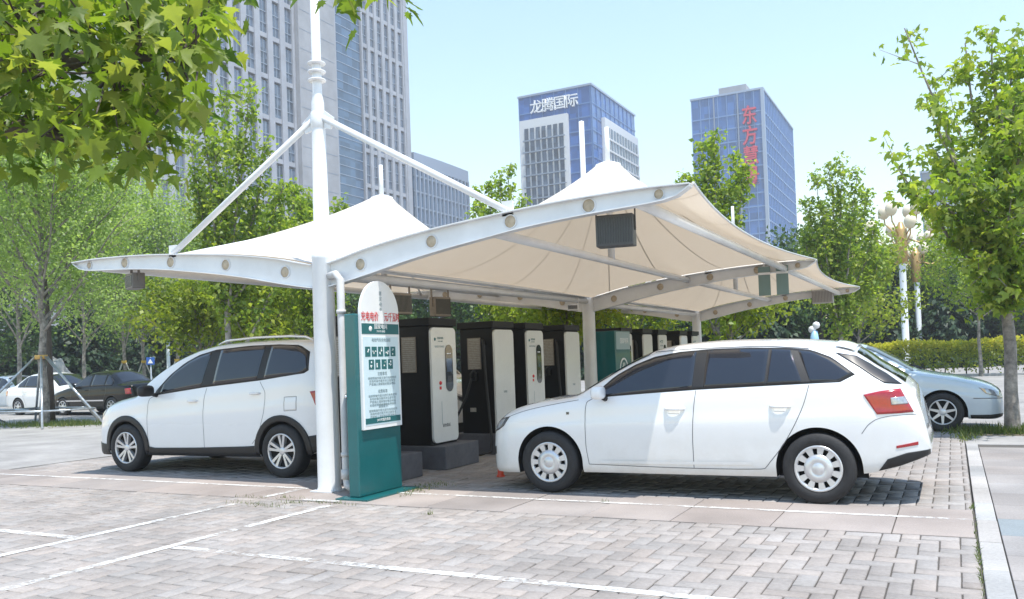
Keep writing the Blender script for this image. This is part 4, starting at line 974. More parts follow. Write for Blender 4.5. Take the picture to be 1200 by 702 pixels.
# red plug end hanging at the estate car's nose
rp = thing('charging_plug', 'small orange-red plug end on a stand at the estate car nose', 'plug', (1.38,1.42,0))
MB().lathe([(.05,0),(.05,.015),(.036,.03),(.034,.13),(.028,.15),(.018,.155),(.018,.20),(0,.205)], 16).build('plug_body', mat('orange_red_plastic', (.62,.07,.03), .45), rp)
MB().tube([(0,0,.20),(.02,.0,.26),(.06,.02,.36),(.12,.03,.42)], .013, 8).build('plug_cable', K_cable, rp)
# ================================================================ vegetation
def leaf_mat(name, dark, mid, lite, trans=.42, gloss=.03):
    m = bpy.data.materials.new(name); m.use_nodes = True; nt = m.node_tree; N, Lk = nt.nodes.new, nt.links.new
    nt.nodes.remove(nt.nodes['Principled BSDF']); out = nt.nodes['Material Output']
    a = N('ShaderNodeAttribute'); a.attribute_name = 'tone'
    r = N('ShaderNodeValToRGB'); e = r.color_ramp.elements; e[0].position = 0; e[0].color = (*dark,1); e[1].position = 1; e[1].color = (*lite,1)
    k = e.new(.5); k.color = (*mid,1); Lk(a.outputs['Fac'], r.inputs['Fac'])
    d = N('ShaderNodeBsdfDiffuse'); t = N('ShaderNodeBsdfTranslucent'); g = N('ShaderNodeBsdfGlossy'); g.inputs['Roughness'].default_value = .5
    tb = N('ShaderNodeMix'); tb.data_type = 'RGBA'; tb.blend_type = 'MULTIPLY'; tb.inputs['Factor'].default_value = 1.0; tb.inputs['B'].default_value = (1.35,1.45,.55,1); Lk(r.outputs['Color'], tb.inputs['A'])
    Lk(r.outputs['Color'], d.inputs['Color']); Lk(tb.outputs['Result'], t.inputs['Color'])
    m1 = N('ShaderNodeMixShader'); m1.inputs[0].default_value = trans; Lk(d.outputs[0], m1.inputs[1]); Lk(t.outputs[0], m1.inputs[2])
    m2 = N('ShaderNodeMixShader'); m2.inputs[0].default_value = gloss; Lk(m1.outputs[0], m2.inputs[1]); Lk(g.outputs[0], m2.inputs[2]); Lk(m2.outputs[0], out.inputs['Surface'])
    return m
L_maple = leaf_mat('maple_leaf', (.07,.14,.02), (.165,.235,.035), (.34,.36,.09), .58)
L_young = leaf_mat('young_maple_leaf', (.10,.18,.03), (.24,.335,.05), (.44,.48,.09), .55)
L_fresh = leaf_mat('fresh_leaf', (.13,.19,.024), (.27,.34,.045), (.45,.45,.07), .5)
L_ash = leaf_mat('ash_leaf', (.17,.25,.08), (.32,.43,.15), (.46,.55,.25), .58)
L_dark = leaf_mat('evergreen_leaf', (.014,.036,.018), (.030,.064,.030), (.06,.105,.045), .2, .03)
L_mid = leaf_mat('belt_leaf', (.035,.08,.024), (.07,.135,.036), (.14,.21,.055), .35)
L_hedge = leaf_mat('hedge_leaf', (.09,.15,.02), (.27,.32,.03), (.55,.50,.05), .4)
L_grass = leaf_mat('grass_blade', (.05,.09,.015), (.10,.15,.03), (.22,.22,.07), .3)
T_bark = mat('grey_bark', (.30,.27,.24), .9, noise=(7,.75,12), bump=(25,.8))
T_barkd = mat('brown_bark', (.10,.08,.065), .9, noise=(7,.4), bump=(20,.7))

def kites(P, D, Nn, size, lobes=1, bend=.25):
    """leaves: P base points, D growing directions, Nn normals, one or three kite blades each"""
    n = len(P); D = D/np.linalg.norm(D, axis=1, keepdims=True); S = np.cross(D, Nn); S /= np.linalg.norm(S, axis=1, keepdims=True)+1e-9; Nn = np.cross(S, D)
    sz = np.broadcast_to(np.asarray(size), (n,))[:,None]; Vs = []
    for a, k in (((0,1.0),) if lobes == 1 else ((0,1.0),(.95,.8),(-.95,.8))):
        d = D*math.cos(a)+S*math.sin(a); s = np.cross(Nn, d)
        wd = .36 if lobes == 1 else .27
        Vs.append(np.stack([P, P+(d*.48-s*wd+Nn*bend*.25)*sz*k, P+(d*1.0-Nn*bend)*sz*k, P+(d*.48+s*wd+Nn*bend*.25)*sz*k], 1))
    V = np.concatenate(Vs, 1).reshape(-1,3); F = np.arange(len(V)).reshape(-1,4)
    return V, F, 4*len(Vs)
def unit(v): return v/(np.linalg.norm(v, axis=-1, keepdims=True)+1e-9)
def crown_mesh(name, anchors, n, sigma, size, material, r_, lobes=1, tone_c=.45, tone_s=.22, droop=.35, top=None):
    A = np.array(anchors); idx = r_.integers(0, len(A), n)
    P = A[idx]+r_.normal(0, 1, (n,3))*sigma*np.array([1,1,.85])
    D = unit(r_.normal(0, 1, (n,3))+np.array([0,0,-droop])); Nn = unit(r_.normal(0, .55, (n,3))+np.array([0,0,1.0]))
    sz = size*r_.uniform(.65, 1.25, n)
    V, F, k = kites(P, D, Nn, sz, lobes)
    ct = r_.normal(0, .5, len(A))[idx]*tone_s                      # each spray has a tone of its own
    tone = np.clip(tone_c+ct+r_.normal(0, tone_s*.7, n), 0, 1)
    return np_mesh(name, V, F, material, tone=np.repeat(tone, k))
def skeleton(r_, H, trunk_h, R_, r_base, n_limb, elev, wob=.03, sub=5, lean=(0,0)):
    mb = MB(); anch = []; pts = []
    for k in range(9):
        t = k/8; pts.append(Vector((lean[0]*t*H+r_.normal(0,wob)*(.2 if k == 0 else 1), lean[1]*t*H+r_.normal(0,wob)*(.2 if k == 0 else 1), t*H*.86)))
    mb.tube(pts, [r_base*(1.15-1.0*t/8) if t else r_base*1.35 for t in range(9)], 9, cap=False)
    def on(h): 
        t = min(max(h/(H*.86)*8, 0), 7.999); i = int(t); return pts[i].lerp(pts[i+1], t-i)
    for k in range(n_limb):
        f = (k+.5)/n_limb; h = trunk_h+(H*.80-trunk_h)*f**1.1; p0 = on(h); az = k*2.39996+r_.normal(0,.3)
        el = R(elev+r_.normal(0,6)+14*f); ln = R_*1.25*(1-.45*f)*r_.uniform(.75,1.15)/max(math.cos(el), .3)
        ln = min(ln, (H-h)*1.05/max(math.sin(el), .3))
        d = Vector((math.cos(az)*math.cos(el), math.sin(az)*math.cos(el), math.sin(el))); P = [p0]
        for j in range(1, 6):
            P.append(p0+d*(ln*j/5)+Vector((0,0,.05*ln*(j/5)**2))+Vector(r_.normal(0,.03*ln*.4,3)))
        mb.tube(P, [r_base*.34*(1-.85*j/5)*(1-.4*f)+.004 for j in range(6)], 6, cap=False)
        for j in range(2, 6):
            for q in range(3): anch.append(P[j-1].lerp(P[j], r_.random()))
        for s in range(sub):
            a = P[1].lerp(P[5], (s+.7)/sub*.9); az2 = az+r_.choice([-1,1])*r_.uniform(.5,1.2); el2 = el*r_.uniform(.55,.95); l2 = ln*r_.uniform(.22,.42)
            e = a+Vector((math.cos(az2)*math.cos(el2), math.sin(az2)*math.cos(el2), math.sin(el2)))*l2
            mb.tube([a, a.lerp(e,.5)+Vector(r_.normal(0,.02,3)), e], [.010,.007,.003], 5, cap=False)
            for q in (.35,.6,.8,1.0): anch.append(a.lerp(e, q))
    for q in (.80,.86,.92,.97,1.0):
        anch.append(Vector((lean[0]*H,lean[1]*H,H*q))+Vector(r_.normal(0,.05,3)))
    return mb, anch
def young_tree(label, base, H, trunk_h, R_, seed, n_leaf=5000, size=.12, leaf=None, r_base=.07, n_limb=18, elev=58, sigma=.16, group=None, bark=None, lobes=1, tone_c=.45, name='young_tree', sub=5, droop=.35):
    r_ = np.random.default_rng(seed); t = thing(name, label, 'tree', base, 0, group)
    mb, an = skeleton(r_, H, trunk_h, R_, r_base, n_limb, elev, sub=sub); mb.build('trunk', bark or T_bark, t)
    put(bpy.data.objects.new('crown', crown_mesh('crown', an, n_leaf, sigma, size, leaf or L_young, r_, lobes, tone_c=tone_c, droop=droop)), t)
    return t
def px_base(x, depth):
    d = ray(x, 410); p = CAM+d*depth; return (p.x, p.y, -.004)
def px_height(x, ytop, depth):
    return (CAM+ray(x, ytop)*depth).z

# columnar trees behind the canopy: one or more upright shoots each, laid out by their tips
def spire_tree(label, x, dep, tips, seed, n_leaf, fork=.30, size=.15, sigma=.13, leaf=None, r_base=.09):
    base = Vector(px_base(x, dep)); r_ = np.random.default_rng(seed); t = thing('young_tree', label, 'tree', base)
    mb = MB(); an = []; H = max(px_height(q[0], q[1], dep) for q in tips)
    mb.tube([(0,0,0),(.03,.02,H*.15),(-.02,.0,H*.3),(.02,.02,H*.5),(.0,.02,H*.68)], [r_base*1.3,r_base,r_base*.85,r_base*.6,r_base*.25], 9, cap=False)
    for (tx, ty) in tips:
        p1 = at(tx, ty, depth=dep+r_.normal(0,.45))-base; h0 = H*r_.uniform(.24,.5)*min(1, p1.z/H+.1); p0 = Vector((0,0,h0)); ln = (p1-p0).length; P = [p0]
        for j in range(1, 9):
            q = j/8; lat = q**.62; P.append(Vector((p1.x*lat, p1.y*lat, h0+(p1.z-h0)*q))+Vector(r_.normal(0,.025,3)))
        mb.tube(P, [r_base*.42*(1-.88*j/8)+.004 for j in range(9)], 6, cap=False)
        for j in range(1, 9):
            w = 1.15-.75*j/8
            for q in range(4): an.append(P[j-1].lerp(P[j], r_.random()))
            for q in range(4):
                a_ = P[j-1].lerp(P[j], r_.random()); d = Vector((r_.normal(),r_.normal(),.55+r_.normal(0,.3))).normalized(); e = a_+d*(.44*w*r_.uniform(.5,1.15))
                mb.tube([a_, e], [.009,.003], 5, cap=False)
                for k in (.45,.75,1.0): an.append(a_.lerp(e, k))
    mb.build('trunk', T_bark, t)
    put(bpy.data.objects.new('crown', crown_mesh('crown', an, n_leaf, sigma, size, leaf or L_young, r_, tone_c=.50, tone_s=.26)), t)
    return t
spire_tree('tall green tree rising left of the front mast before the pale tower', 268, 22.5, [(236,108),(262,98),(292,100),(222,160),(312,168),(230,210),(332,215),(250,150),(280,160),(300,235),(265,220),(345,262)], 11, 9800, size=.135)
spire_tree('green tree behind the front mast, just above the canopy cloth', 372, 25, [(352,238),(375,246),(398,236),(340,262),(410,262)], 12, 5000)
spire_tree('broad green tree between the tall left tree and the front mast', 338, 29, [(322,222),(345,212),(362,226),(306,250),(330,260)], 24, 5500)
spire_tree('thin-topped tree between the two cones, left of the tower with white lettering', 584, 29, [(574,215),(586,203),(598,190),(560,222),(612,232),(556,240)], 13, 4200, sigma=.11)
spire_tree('upright forked tree in front of the tower with red characters', 842, 24.5, [(822,166),(836,150),(862,184),(806,206),(874,192),(850,215),(828,200),(796,210)], 14, 6500, sigma=.11)
spire_tree('columnar green tree right of the canopy tip, left of the street lamps', 986, 30, [(957,205),(972,190),(985,188),(1003,196),(944,236),(1016,222),(1028,262),(965,250),(995,240),(940,275),(1035,290),(980,280)], 15, 8600, size=.15)
for (x, yt, dep, hw, seed, lb) in (
    (618, 300, 27, 1.6, 31, 'fresh yellow-green tree seen under the canopy above the second pair of chargers'),
    (664, 315, 24, 1.3, 32, 'fresh yellow-green tree seen under the canopy just left of the second mast'),
    (745, 318, 30, 1.6, 33, 'yellow-green tree seen under the canopy between the second and third masts'),
    (856, 322, 27, 1.5, 34, 'yellow-green tree seen under the canopy just right of the third mast'),
    (1008, 300, 34, 2.0, 35, 'low spreading yellow-green tree below the canopy tip, above the estate car roof'),
    (1100, 276, 56, 2.4, 36, 'rounded green tree right behind the street lamps'),
    (1030, 285, 56, 2.4, 37, 'rounded green tree left behind the street lamps'),
    (300, 330, 26, 1.7, 38, 'low fresh green tree under the left half of the canopy, above the white crossover'),
    (235, 335, 27, 1.5, 39, 'low fresh green tree above the crossover windscreen')):
    H = px_height(x, yt, dep); young_tree(lb, px_base(x, dep), H, 1.5, hw, seed, 5200, .16, L_fresh, elev=42, sigma=.24, n_limb=16, tone_c=.42)
young_tree('slim young tree standing in front of the yellow-green hedge', (7.18,33.6,-.004), px_height(1148, 268, 41.5), 2.3, 2.0, 41, 5200, .15, L_young, elev=40, sigma=.24, n_limb=16)

# grey-leaved trees on the left, with propped trunks
for (x, yt, dep, hw, seed, nl, lb) in (
    (22, 195, 34, 2.6, 52, 9000, 'small-leaved tree at the left edge behind the parked white cars'),
    (98, 232, 40, 2.4, 53, 6000, 'small-leaved tree behind the black saloon'),
    (145, 226, 43, 2.2, 54, 6000, 'leftmost of the three slim trees with tripod props beyond the crossover nose'),
    (168, 215, 45, 2.3, 55, 6000, 'middle one of the three slim trees with tripod props, beside the blue road sign'),
    (207, 236, 44, 2.2, 56, 6000, 'rightmost of the three slim trees with tripod props, beside the white pole')):
    H = px_height(x, yt, dep); t = young_tree(lb, px_base(x, dep), H, 2.4, hw, seed, int(nl*1.25), .15, L_ash, elev=48, sigma=.30, n_limb=24, r_base=.09, sub=6)
    if seed >= 54:
        for k in range(3):
            a = k*2.094+.4; MB().tube([(math.cos(a)*.95,math.sin(a)*.95,.0),(math.cos(a)*.07,math.sin(a)*.07,2.0)], .035, 7).build('prop', mat('pale_prop_wood', (.45,.42,.36), .8), t)
        MB().lathe([(.10,1.92),(.125,1.92),(.125,2.06),(.10,2.06)], 12).build('band', mat('yellow_band', (.55,.35,.06), .7), t)
tl = young_tree('twin-trunked small-leaved tree inside the scaffold props at far left', (-17.0,8.15,-.004), px_height(52, 185, 27.2), 2.6, 2.6, 51, 23000, .11, L_ash, elev=45, sigma=.26, n_limb=30, r_base=.115, sub=7)
MB().tube([(-.45,.55,0),(-.42,.5,1.4),(-.40,.46,3.0),(-.30,.3,4.6)], [.10,.085,.075,.05], 9).build('trunk', T_barkd, tl)

# big young maple on the right, limbs set out one by one
def right_maple():
    base = Vector((6.92,7.63,-.004)); r_ = np.random.default_rng(61)
    t = thing('maple_tree', 'broad-leaved young maple with bare grey trunk at the right edge of the picture', 'tree', base)
    mb = MB(); an = []
    tp = [Vector((0,0,0)),Vector((.0,.0,.6)),Vector((.02,-.02,1.3)),Vector((-.01,.02,2.0)),Vector((.03,.05,2.7)),Vector((.0,.0,3.4)),Vector((.05,.05,4.1)),Vector((.02,.0,4.9))]
    mb.tube(tp, [.12,.092,.085,.08,.066,.05,.03,.012], 12, cap=False)
    ends = [(1058,34,15.2,2.6),(1086,118,14.6,2.6),(1128,50,15.6,3.4),(1160,32,15.2,4.0),(1186,70,15.9,4.2),(1046,190,14.4,2.3),(1082,212,13.9,2.3),(1108,236,14.3,2.2),(1150,300,13.9,2.0),(1165,345,14.6,1.9),(1092,170,15.9,2.7),(1120,140,16.3,3.0),(1205,120,14.6,3.3),(1225,200,15,2.5),(1230,300,14.7,2.0),(1160,250,16.3,2.3),(1140,210,13.9,2.4),(1212,40,15.5,3.9),(1196,140,13.9,3.2),(1182,255,13.7,2.3),(1212,262,14.0,2.3),(1172,130,14.2,3.3),(1200,200,13.6,2.6),(1190,100,14.3,3.6),(1215,330,14.2,1.9)]
    for (x, y, dep, h0) in ends:
        p1 = at(x, y, depth=dep-1.9)-base; k = min(int(h0/4.9*7), 6); p0 = tp[k].lerp(tp[k+1], .5); p0 = Vector((p0.x,p0.y,h0)); ln = (p1-p0).length; P = [p0]
        for j in range(1, 7):
            q = j/6; P.append(p0.lerp(p1, q)+Vector((0,0,-.14*ln*math.sin(math.pi*q)*(.5 if p1.z > 4 else -.4)))+Vector(r_.normal(0,.03,3)))
        mb.tube(P, [.035*(1-.85*j/6)+.004 for j in range(7)], 7, cap=False)
        for j in range(2, 7):
            for q in range(4): an.append(P[j-1].lerp(P[j], r_.random()))
        for s in range(7):
            a = P[2].lerp(P[6], (s+.5)/7); e = a+Vector(unit(r_.normal(0,1,3)))*r_.uniform(.25,.6)+Vector((0,0,.12))
            mb.tube([a, e], [.008,.003], 5, cap=False)
            for q in (.4,.7,1.0): an.append(a.lerp(e, q))
    mb.build('trunk', T_bark, t)
    put(bpy.data.objects.new('crown', crown_mesh('crown', an, 6000, .09, .115, L_young, r_, 3, tone_c=.52, tone_s=.26, droop=.7)), t)
    return t
right_maple()

# evergreens of the tree belt: two shapes, copied
def cedar(seed, H, R_):
    r_ = np.random.default_rng(seed); P, D = [], []
    for k in range(26):
        f = k/26; z = H*(.04+.94*f); rad = R_*(1-f)**.75*r_.uniform(.8,1.12); nb = max(5, int(11*(1-f)+4))
        for b_ in range(nb):
            az = 2*math.pi*b_/nb+r_.random()*1.0; m = int(22*(1-f))+8
            s = np.sqrt(r_.random(m)); rr = rad*(.15+.85*s)
            P.append(np.stack([np.cos(az)*rr+r_.normal(0,.16,m), np.sin(az)*rr+r_.normal(0,.16,m), z-.10*rr*rr/R_-.05+r_.normal(0,.09,m)], 1)); D.append(np.tile([math.cos(az),math.sin(az),-.45],(m,1)))
    P = np.concatenate(P); D = np.concatenate(D)+r_.normal(0,.4,(len(P),3)); Nn = unit(r_.normal(0,.35,(len(P),3))+np.array([0,0,1.]))
    V, F, k = kites(P, D, Nn, .42*r_.uniform(.6,1.2,len(P)), 1, .3)
    cm = np_mesh('crown', V, F, L_dark, tone=np.repeat(np.clip(r_.normal(.45,.25,len(P)),0,1), k))
    tm = MB().tube([(0,0,0),(0,0,H*.95)], [.16,.02], 8, cap=False).mesh('trunk', T_barkd)
    return cm, tm
cp = [cedar(71, 7.6, 2.5), cedar(72, 8.6, 2.7), cedar(73, 6.6, 2.9)]
def belt(seed, H, R_):
    r_ = np.random.default_rng(seed); mb, an = skeleton(r_, H, 1.2, R_, .12, 26, 35, sub=6)
    return crown_mesh('crown', an, 6500, .36, .27, L_mid, r_, tone_c=.42, tone_s=.28), mb.mesh('trunk', T_barkd)
bp_ = [belt(81, 8.4, 3.0), belt(82, 7.4, 2.9)]
r9 = np.random.default_rng(9)
spots = [(x, dep, k) for k, (x, dep) in enumerate([(-70,58),(-20,52),(40,60),(95,55),(135,63),(180,57),(225,62),(268,55),(315,60),(352,54),(395,60),(440,56),(480,62),(520,55),(560,60),(600,54),(640,60),(678,55),(715,62),(750,52),(790,58),(825,53),(860,60),(900,52),(935,58),(965,54),(1000,60),(1035,53),(1075,58),(1115,52),(1150,58),(1190,53),(1230,58),(1280,54),(1330,60),(1385,55),(1440,60),(1500,56),(1570,60),(1650,56),(1730,60)])]
ORD = 'first second third fourth fifth sixth seventh eighth ninth tenth eleventh twelfth thirteenth fourteenth fifteenth sixteenth seventeenth eighteenth nineteenth twentieth twenty-first twenty-second twenty-third twenty-fourth twenty-fifth twenty-sixth twenty-seventh twenty-eighth twenty-ninth'.split()
cnt = [0, 0]
for (x, dep, k) in spots:
    cnt[0 if k % 3 != 1 else 1] += 1
    ever = k % 3 != 1
    cm, tm = cp[k % 3 if k % 3 != 1 else 0] if ever else bp_[(k//3) % 2]
    o = thing('cedar_tree' if ever else 'belt_tree', ('dark layered cedar, '+ORD[cnt[0]-1]+' cedar from the left in the far tree belt' if ever else 'dense mid-green broadleaf, '+ORD[cnt[1]-1]+' broadleaf from the left in the far tree belt'), 'tree', px_base(x, dep), r9.random()*6.28, 'cedars of the far tree belt' if ever else 'broadleaf trees of the far tree belt')
    s = r9.uniform(.85,1.12); o.scale = (s,s,s*r9.uniform(.9,1.05))
    put(bpy.data.objects.new('trunk', tm), o); put(bpy.data.objects.new('crown', cm), o)
# undergrowth bank that closes the view below the crowns
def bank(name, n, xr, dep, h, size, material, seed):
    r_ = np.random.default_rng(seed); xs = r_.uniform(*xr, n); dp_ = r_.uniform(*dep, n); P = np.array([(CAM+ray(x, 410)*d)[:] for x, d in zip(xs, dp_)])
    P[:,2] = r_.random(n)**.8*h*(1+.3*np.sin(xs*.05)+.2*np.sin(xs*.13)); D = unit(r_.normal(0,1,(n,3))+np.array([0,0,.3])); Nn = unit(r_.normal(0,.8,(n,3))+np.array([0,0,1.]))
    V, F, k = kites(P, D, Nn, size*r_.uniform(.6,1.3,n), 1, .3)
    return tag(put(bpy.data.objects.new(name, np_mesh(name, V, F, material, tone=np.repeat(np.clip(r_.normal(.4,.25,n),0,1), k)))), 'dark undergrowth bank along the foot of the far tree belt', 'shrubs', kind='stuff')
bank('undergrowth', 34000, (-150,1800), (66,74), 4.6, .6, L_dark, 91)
# clipped hedge on the right
def hedge():
    r_ = np.random.default_rng(95); n = 38000; x0, x1, y0, y1, h = 1.2, 44, 34.6, 36.0, 1.42
    P = np.stack([r_.uniform(x0,x1,n), r_.uniform(y0,y1,n), h*np.sqrt(r_.random(n))], 1); f = r_.random(n)
    P[f < .45, 1] = y0+r_.normal(0,.06,(f < .45).sum()); tp = f > .72; P[tp, 2] = h+r_.normal(0,.06,tp.sum())
    P[:,2] += .05*np.sin(P[:,0]*1.7)*(P[:,2]/h)
    D = unit(r_.normal(0,.7,(n,3))+np.array([0,-.3,.8])); Nn = unit(r_.normal(0,.6,(n,3))+np.array([0,-.6,.7]))
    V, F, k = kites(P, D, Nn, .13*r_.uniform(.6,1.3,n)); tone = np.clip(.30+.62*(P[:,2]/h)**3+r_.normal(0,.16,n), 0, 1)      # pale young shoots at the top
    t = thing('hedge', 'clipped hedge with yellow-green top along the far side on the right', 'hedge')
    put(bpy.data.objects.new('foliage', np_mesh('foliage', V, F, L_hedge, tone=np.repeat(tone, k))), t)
    for i in range(50):
        x = x0+.4+i*.84; MB().tube([(x,35.3,0),(x+.1,35.3,1.2)], [.03,.015], 5).build('stem', T_barkd, t)
hedge()
kl = tag(MB().bbox((1.0,33.6,-.05),(60,33.8,.10), .01).build('hedge_kerb', G_kerb), kind='structure')

# grass of the tree pits and tufts in the joints
def blades(name, label, spots, size, seed, bare=.0):
    r_ = np.random.default_rng(seed); P = []
    for (x, y, rx, ry, n) in spots: P.append(np.stack([x+r_.normal(0,rx,n), y+r_.normal(0,ry,n), np.zeros(n)], 1))
    P = np.concatenate(P); n = len(P); D = unit(r_.normal(0,.45,(n,3))+np.array([0,0,1.])); Nn = unit(r_.normal(0,1,(n,3))*np.array([1,1,.2])); s = np.cross(D, Nn)*.07
    L = size*r_.uniform(.4,1.3,(n,1)); V = np.stack([P-s*L, P+s*L, P+D*L+Nn*.2*L], 1).reshape(-1,3); F = np.arange(len(V)).reshape(-1,3)
    return tag(put(bpy.data.objects.new(name, np_mesh(name, V, F, L_grass, tone=np.repeat(np.clip(r_.normal(.5,.25,n),0,1), 3)))), label, 'grass', kind='stuff')
blades('grass', 'rough grass in the tree pit below the right-hand maple', [(6.9,7.55,.42,.22,1500),(7.6,7.5,.6,.25,1500),(8.6,7.6,.6,.25,1200),(6.3,6.6,.10,.3,120)], .13, 101)
blades('grass', 'ragged grass in the tree pit of the far left tree', [(-17,8.2,.9,.5,1800),(-15.6,8.2,.6,.3,700)], .14, 102)
sp = [(.98,.28,.07,.10,150),(.95,.62,.10,.14,150),(1.02,-.02,.05,.08,60),(.55,-.70,.22,.03,90),(.15,-.78,.12,.04,60),(-.30,-.95,.10,.05,50),(.05,-1.0,.12,.06,50),(-.55,-.62,.12,.03,40),(1.9,-.95,.03,.03,25),(6.25,-1.3,.006,.8,160),(6.25,.6,.015,.05,30),(3.2,.1,.03,.02,16),(-.1,-.55,.2,.03,40)]
blades('weeds', 'weeds growing in the paving joints round the price board', sp, .042, 103)
pit = tag(MB().box((6.2,7.0,-.03),(9.6,8.2,.003)).build('tree_pit', stone_mat('pit_soil', (.16,.13,.09), scale=20)), kind='structure')

# ---------------------------------------------------------------- maple bough hanging into the upper left
def maple_leaf_proto():
    L = [(0,0),(.10,.05),(.34,-.02),(.22,.13),(.52,.22),(.34,.30),(.46,.47),(.26,.42),(.20,.50),(.12,.62),(.10,.80),(0,1.0)]
    pts = L+[(-x, y) for x, y in L[::-1][1:-1]]
    V = [(x, y, .20*abs(x)-.26*y*y-.25*x*x) for x, y in pts]; V = [(0,.30,-.02)]+V; n = len(pts)
    return np.array(V), np.array([(0, 1+i, 1+(i+1) % n) for i in range(n)])
def bough():
    r_ = np.random.default_rng(111); mv, mf = maple_leaf_proto(); base = Vector((1.9,-6.55,0))
    t = thing('maple_tree', 'near maple whose leafy bough hangs into the upper left corner', 'tree', base)
    mb = MB(); P0 = [Vector((0,0,-.01)),Vector((.03,.02,1.2)),Vector((.0,.05,2.4)),Vector((.05,.05,3.4)),Vector((.0,.1,4.4)),Vector((.05,.05,5.4))]
    mb.tube(P0, [.16,.13,.12,.10,.07,.03], 12, cap=False)
    poly = [(-90,-70),(258,-70),(250,20),(238,58),(243,92),(218,128),(205,150),(168,192),(118,188),(60,165),(-90,162)]
    def inside(x, y):
        c = False; j = len(poly)-1
        for i in range(len(poly)):
            if (poly[i][1] > y) != (poly[j][1] > y) and x < (poly[j][0]-poly[i][0])*(y-poly[i][1])/(poly[j][1]-poly[i][1])+poly[i][0]: c = not c
            j = i
        return c and ((x-97)/26)**2+((y-86)/48)**2 > 1 and ((x-28)/13)**2+((y-78)/15)**2 > 1
    cl = []
    for k in range(4000):
        x, y = r_.uniform(-90,258), r_.uniform(-40,215)
        if inside(x, y):
            p = at(x, y, depth=r_.uniform(2.6,3.75))
            if all((p-q).length > .10 for q in cl): cl.append(p)
        if len(cl) >= 175: break
    for (x, y, dp_) in ((368,-30,3.1),(396,-24,3.2),(424,-26,3.2),(446,-24,3.1),(470,-28,3.3),(266,-26,3.1)): cl.append(at(x, y, depth=dp_))
    # boughs: main limbs run through the leaf mass
    mains = [[P0[2]+base, at(-60,150,depth=3.3), at(40,152,depth=3.2), at(120,165,depth=3.15), at(170,150,depth=3.1)],
             [P0[3]+base, at(-40,40,depth=3.4), at(30,12,depth=3.3), at(90,-12,depth=3.25), at(170,-20,depth=3.2), at(330,-45,depth=3.15), at(480,-26,depth=3.2)],
             [P0[3]+base, at(-30,90,depth=3.0), at(60,60,depth=2.95), at(140,75,depth=2.9), at(210,70,depth=2.95)]]
    nodes = []
    for m in mains:
        m = [p-base for p in m]; fine = []
        for i in range(len(m)-1):
            for q in range(6): fine.append(m[i].lerp(m[i+1], q/6)+Vector(r_.normal(0,.012,3)))
        fine.append(m[-1]); n = len(fine); mb.tube(fine, [.045*(1-.9*i/n)+.004 for i in range(n)], 7, cap=False); nodes += fine[5:]
    leaves = []
    for c in cl:
        c = c-base; a = min(nodes, key=lambda q: (q-c).length)
        mb.tube([a, a.lerp(c,.5)+Vector(r_.normal(0,.02,3)), c], [.006,.004,.0025], 5, cap=False)
        for k in range(int(r_.integers(8,13)) if (c+base-CAM).dot(rt) < -1.05 or True else 3):
            p = c+Vector(r_.normal(0,.068,3)); leaves.append((p, r_.uniform(.055,.105)))
    mb.build('trunk', T_barkd, t)
    crown = bpy.data.objects.new('crown', None); COL.objects.link(crown); crown.parent = t
    def frame():
        d = Vector((r_.normal(0,.75), r_.normal(0,.75), -.55+r_.normal(0,.35))).normalized(); nn = Vector((r_.normal(0,.5), r_.normal(0,.5), 1)).normalized()
        s = d.cross(nn).normalized(); nn = s.cross(d); return Matrix((s, d, nn)).transposed()
    tones = np.clip(r_.normal(.45,.25,8), .02, .98); pm_ = [np_mesh('leaf', mv, mf, L_maple, tone=np.full(len(mv), tn)) for tn in tones]
    vis = []
    for (p, s) in leaves:
        x, y, k = to_px(p+base); vis.append((0 if (-10 < x < 600 and -10 < y < 300) else 1, k))
    order = sorted(range(len(leaves)), key=lambda i: vis[i]); Vs, tn = [], []
    for q, i in enumerate(order):
        p, s = leaves[i]; F3 = frame()
        if q < 300:
            o = put(bpy.data.objects.new('leaf', pm_[q % 8]), crown); o.matrix_local = Matrix.Translation(p) @ F3.to_4x4() @ Matrix.Scale(s, 4)
        else:
            Vs.append(mv*s @ np.array(F3).T+np.array(p)); tn.append(np.clip(r_.normal(.45,.25), 0, 1))
    n = len(Vs); F = (mf[None]+(np.arange(n)*len(mv))[:,None,None]).reshape(-1,3)
    tag(put(bpy.data.objects.new('foliage', np_mesh('foliage', np.concatenate(Vs), F, L_maple, tone=np.repeat(tn, len(mv)))), crown), kind='stuff')
bough()
# ================================================================ cars in place
build_wagon()
build_suv('white crossover with black wheel-arch cladding parked nose-out under the left side of the canopy', (-4.965, 1.575, 0))
build_saloon('silver-blue saloon with alloy wheels nosing out behind the estate car', (6.83, 8.42, 0), math.pi, 'silver_blue_paint', (.52,.60,.67), 1.46, 'alloy7')
build_saloon('black saloon parked beyond the crossover nose on the left', (-22.42, 12.75, 0), 0, 'black_paint', (.005,.005,.006), 1.52, 'alloy7', .05, trim=M_chrome)
pw = at(21, 430, depth=31.5)
build_saloon('white saloon parked behind the propped tree on the left', (pw.x+3.37, pw.y+.8, 0), math.pi, 'white_saloon_paint', (.78,.79,.80), 1.54)
pw = at(-6, 430, depth=35)
build_saloon('white saloon cut off by the left edge of the picture', (pw.x+2.4, pw.y+.8, 0), math.pi, 'white_saloon_paint_b', (.76,.77,.79), 1.5)
build_suv('white crossover parked behind the charging cabinets, glimpsed between the first two', (-.75, 5.2, 0), math.pi)

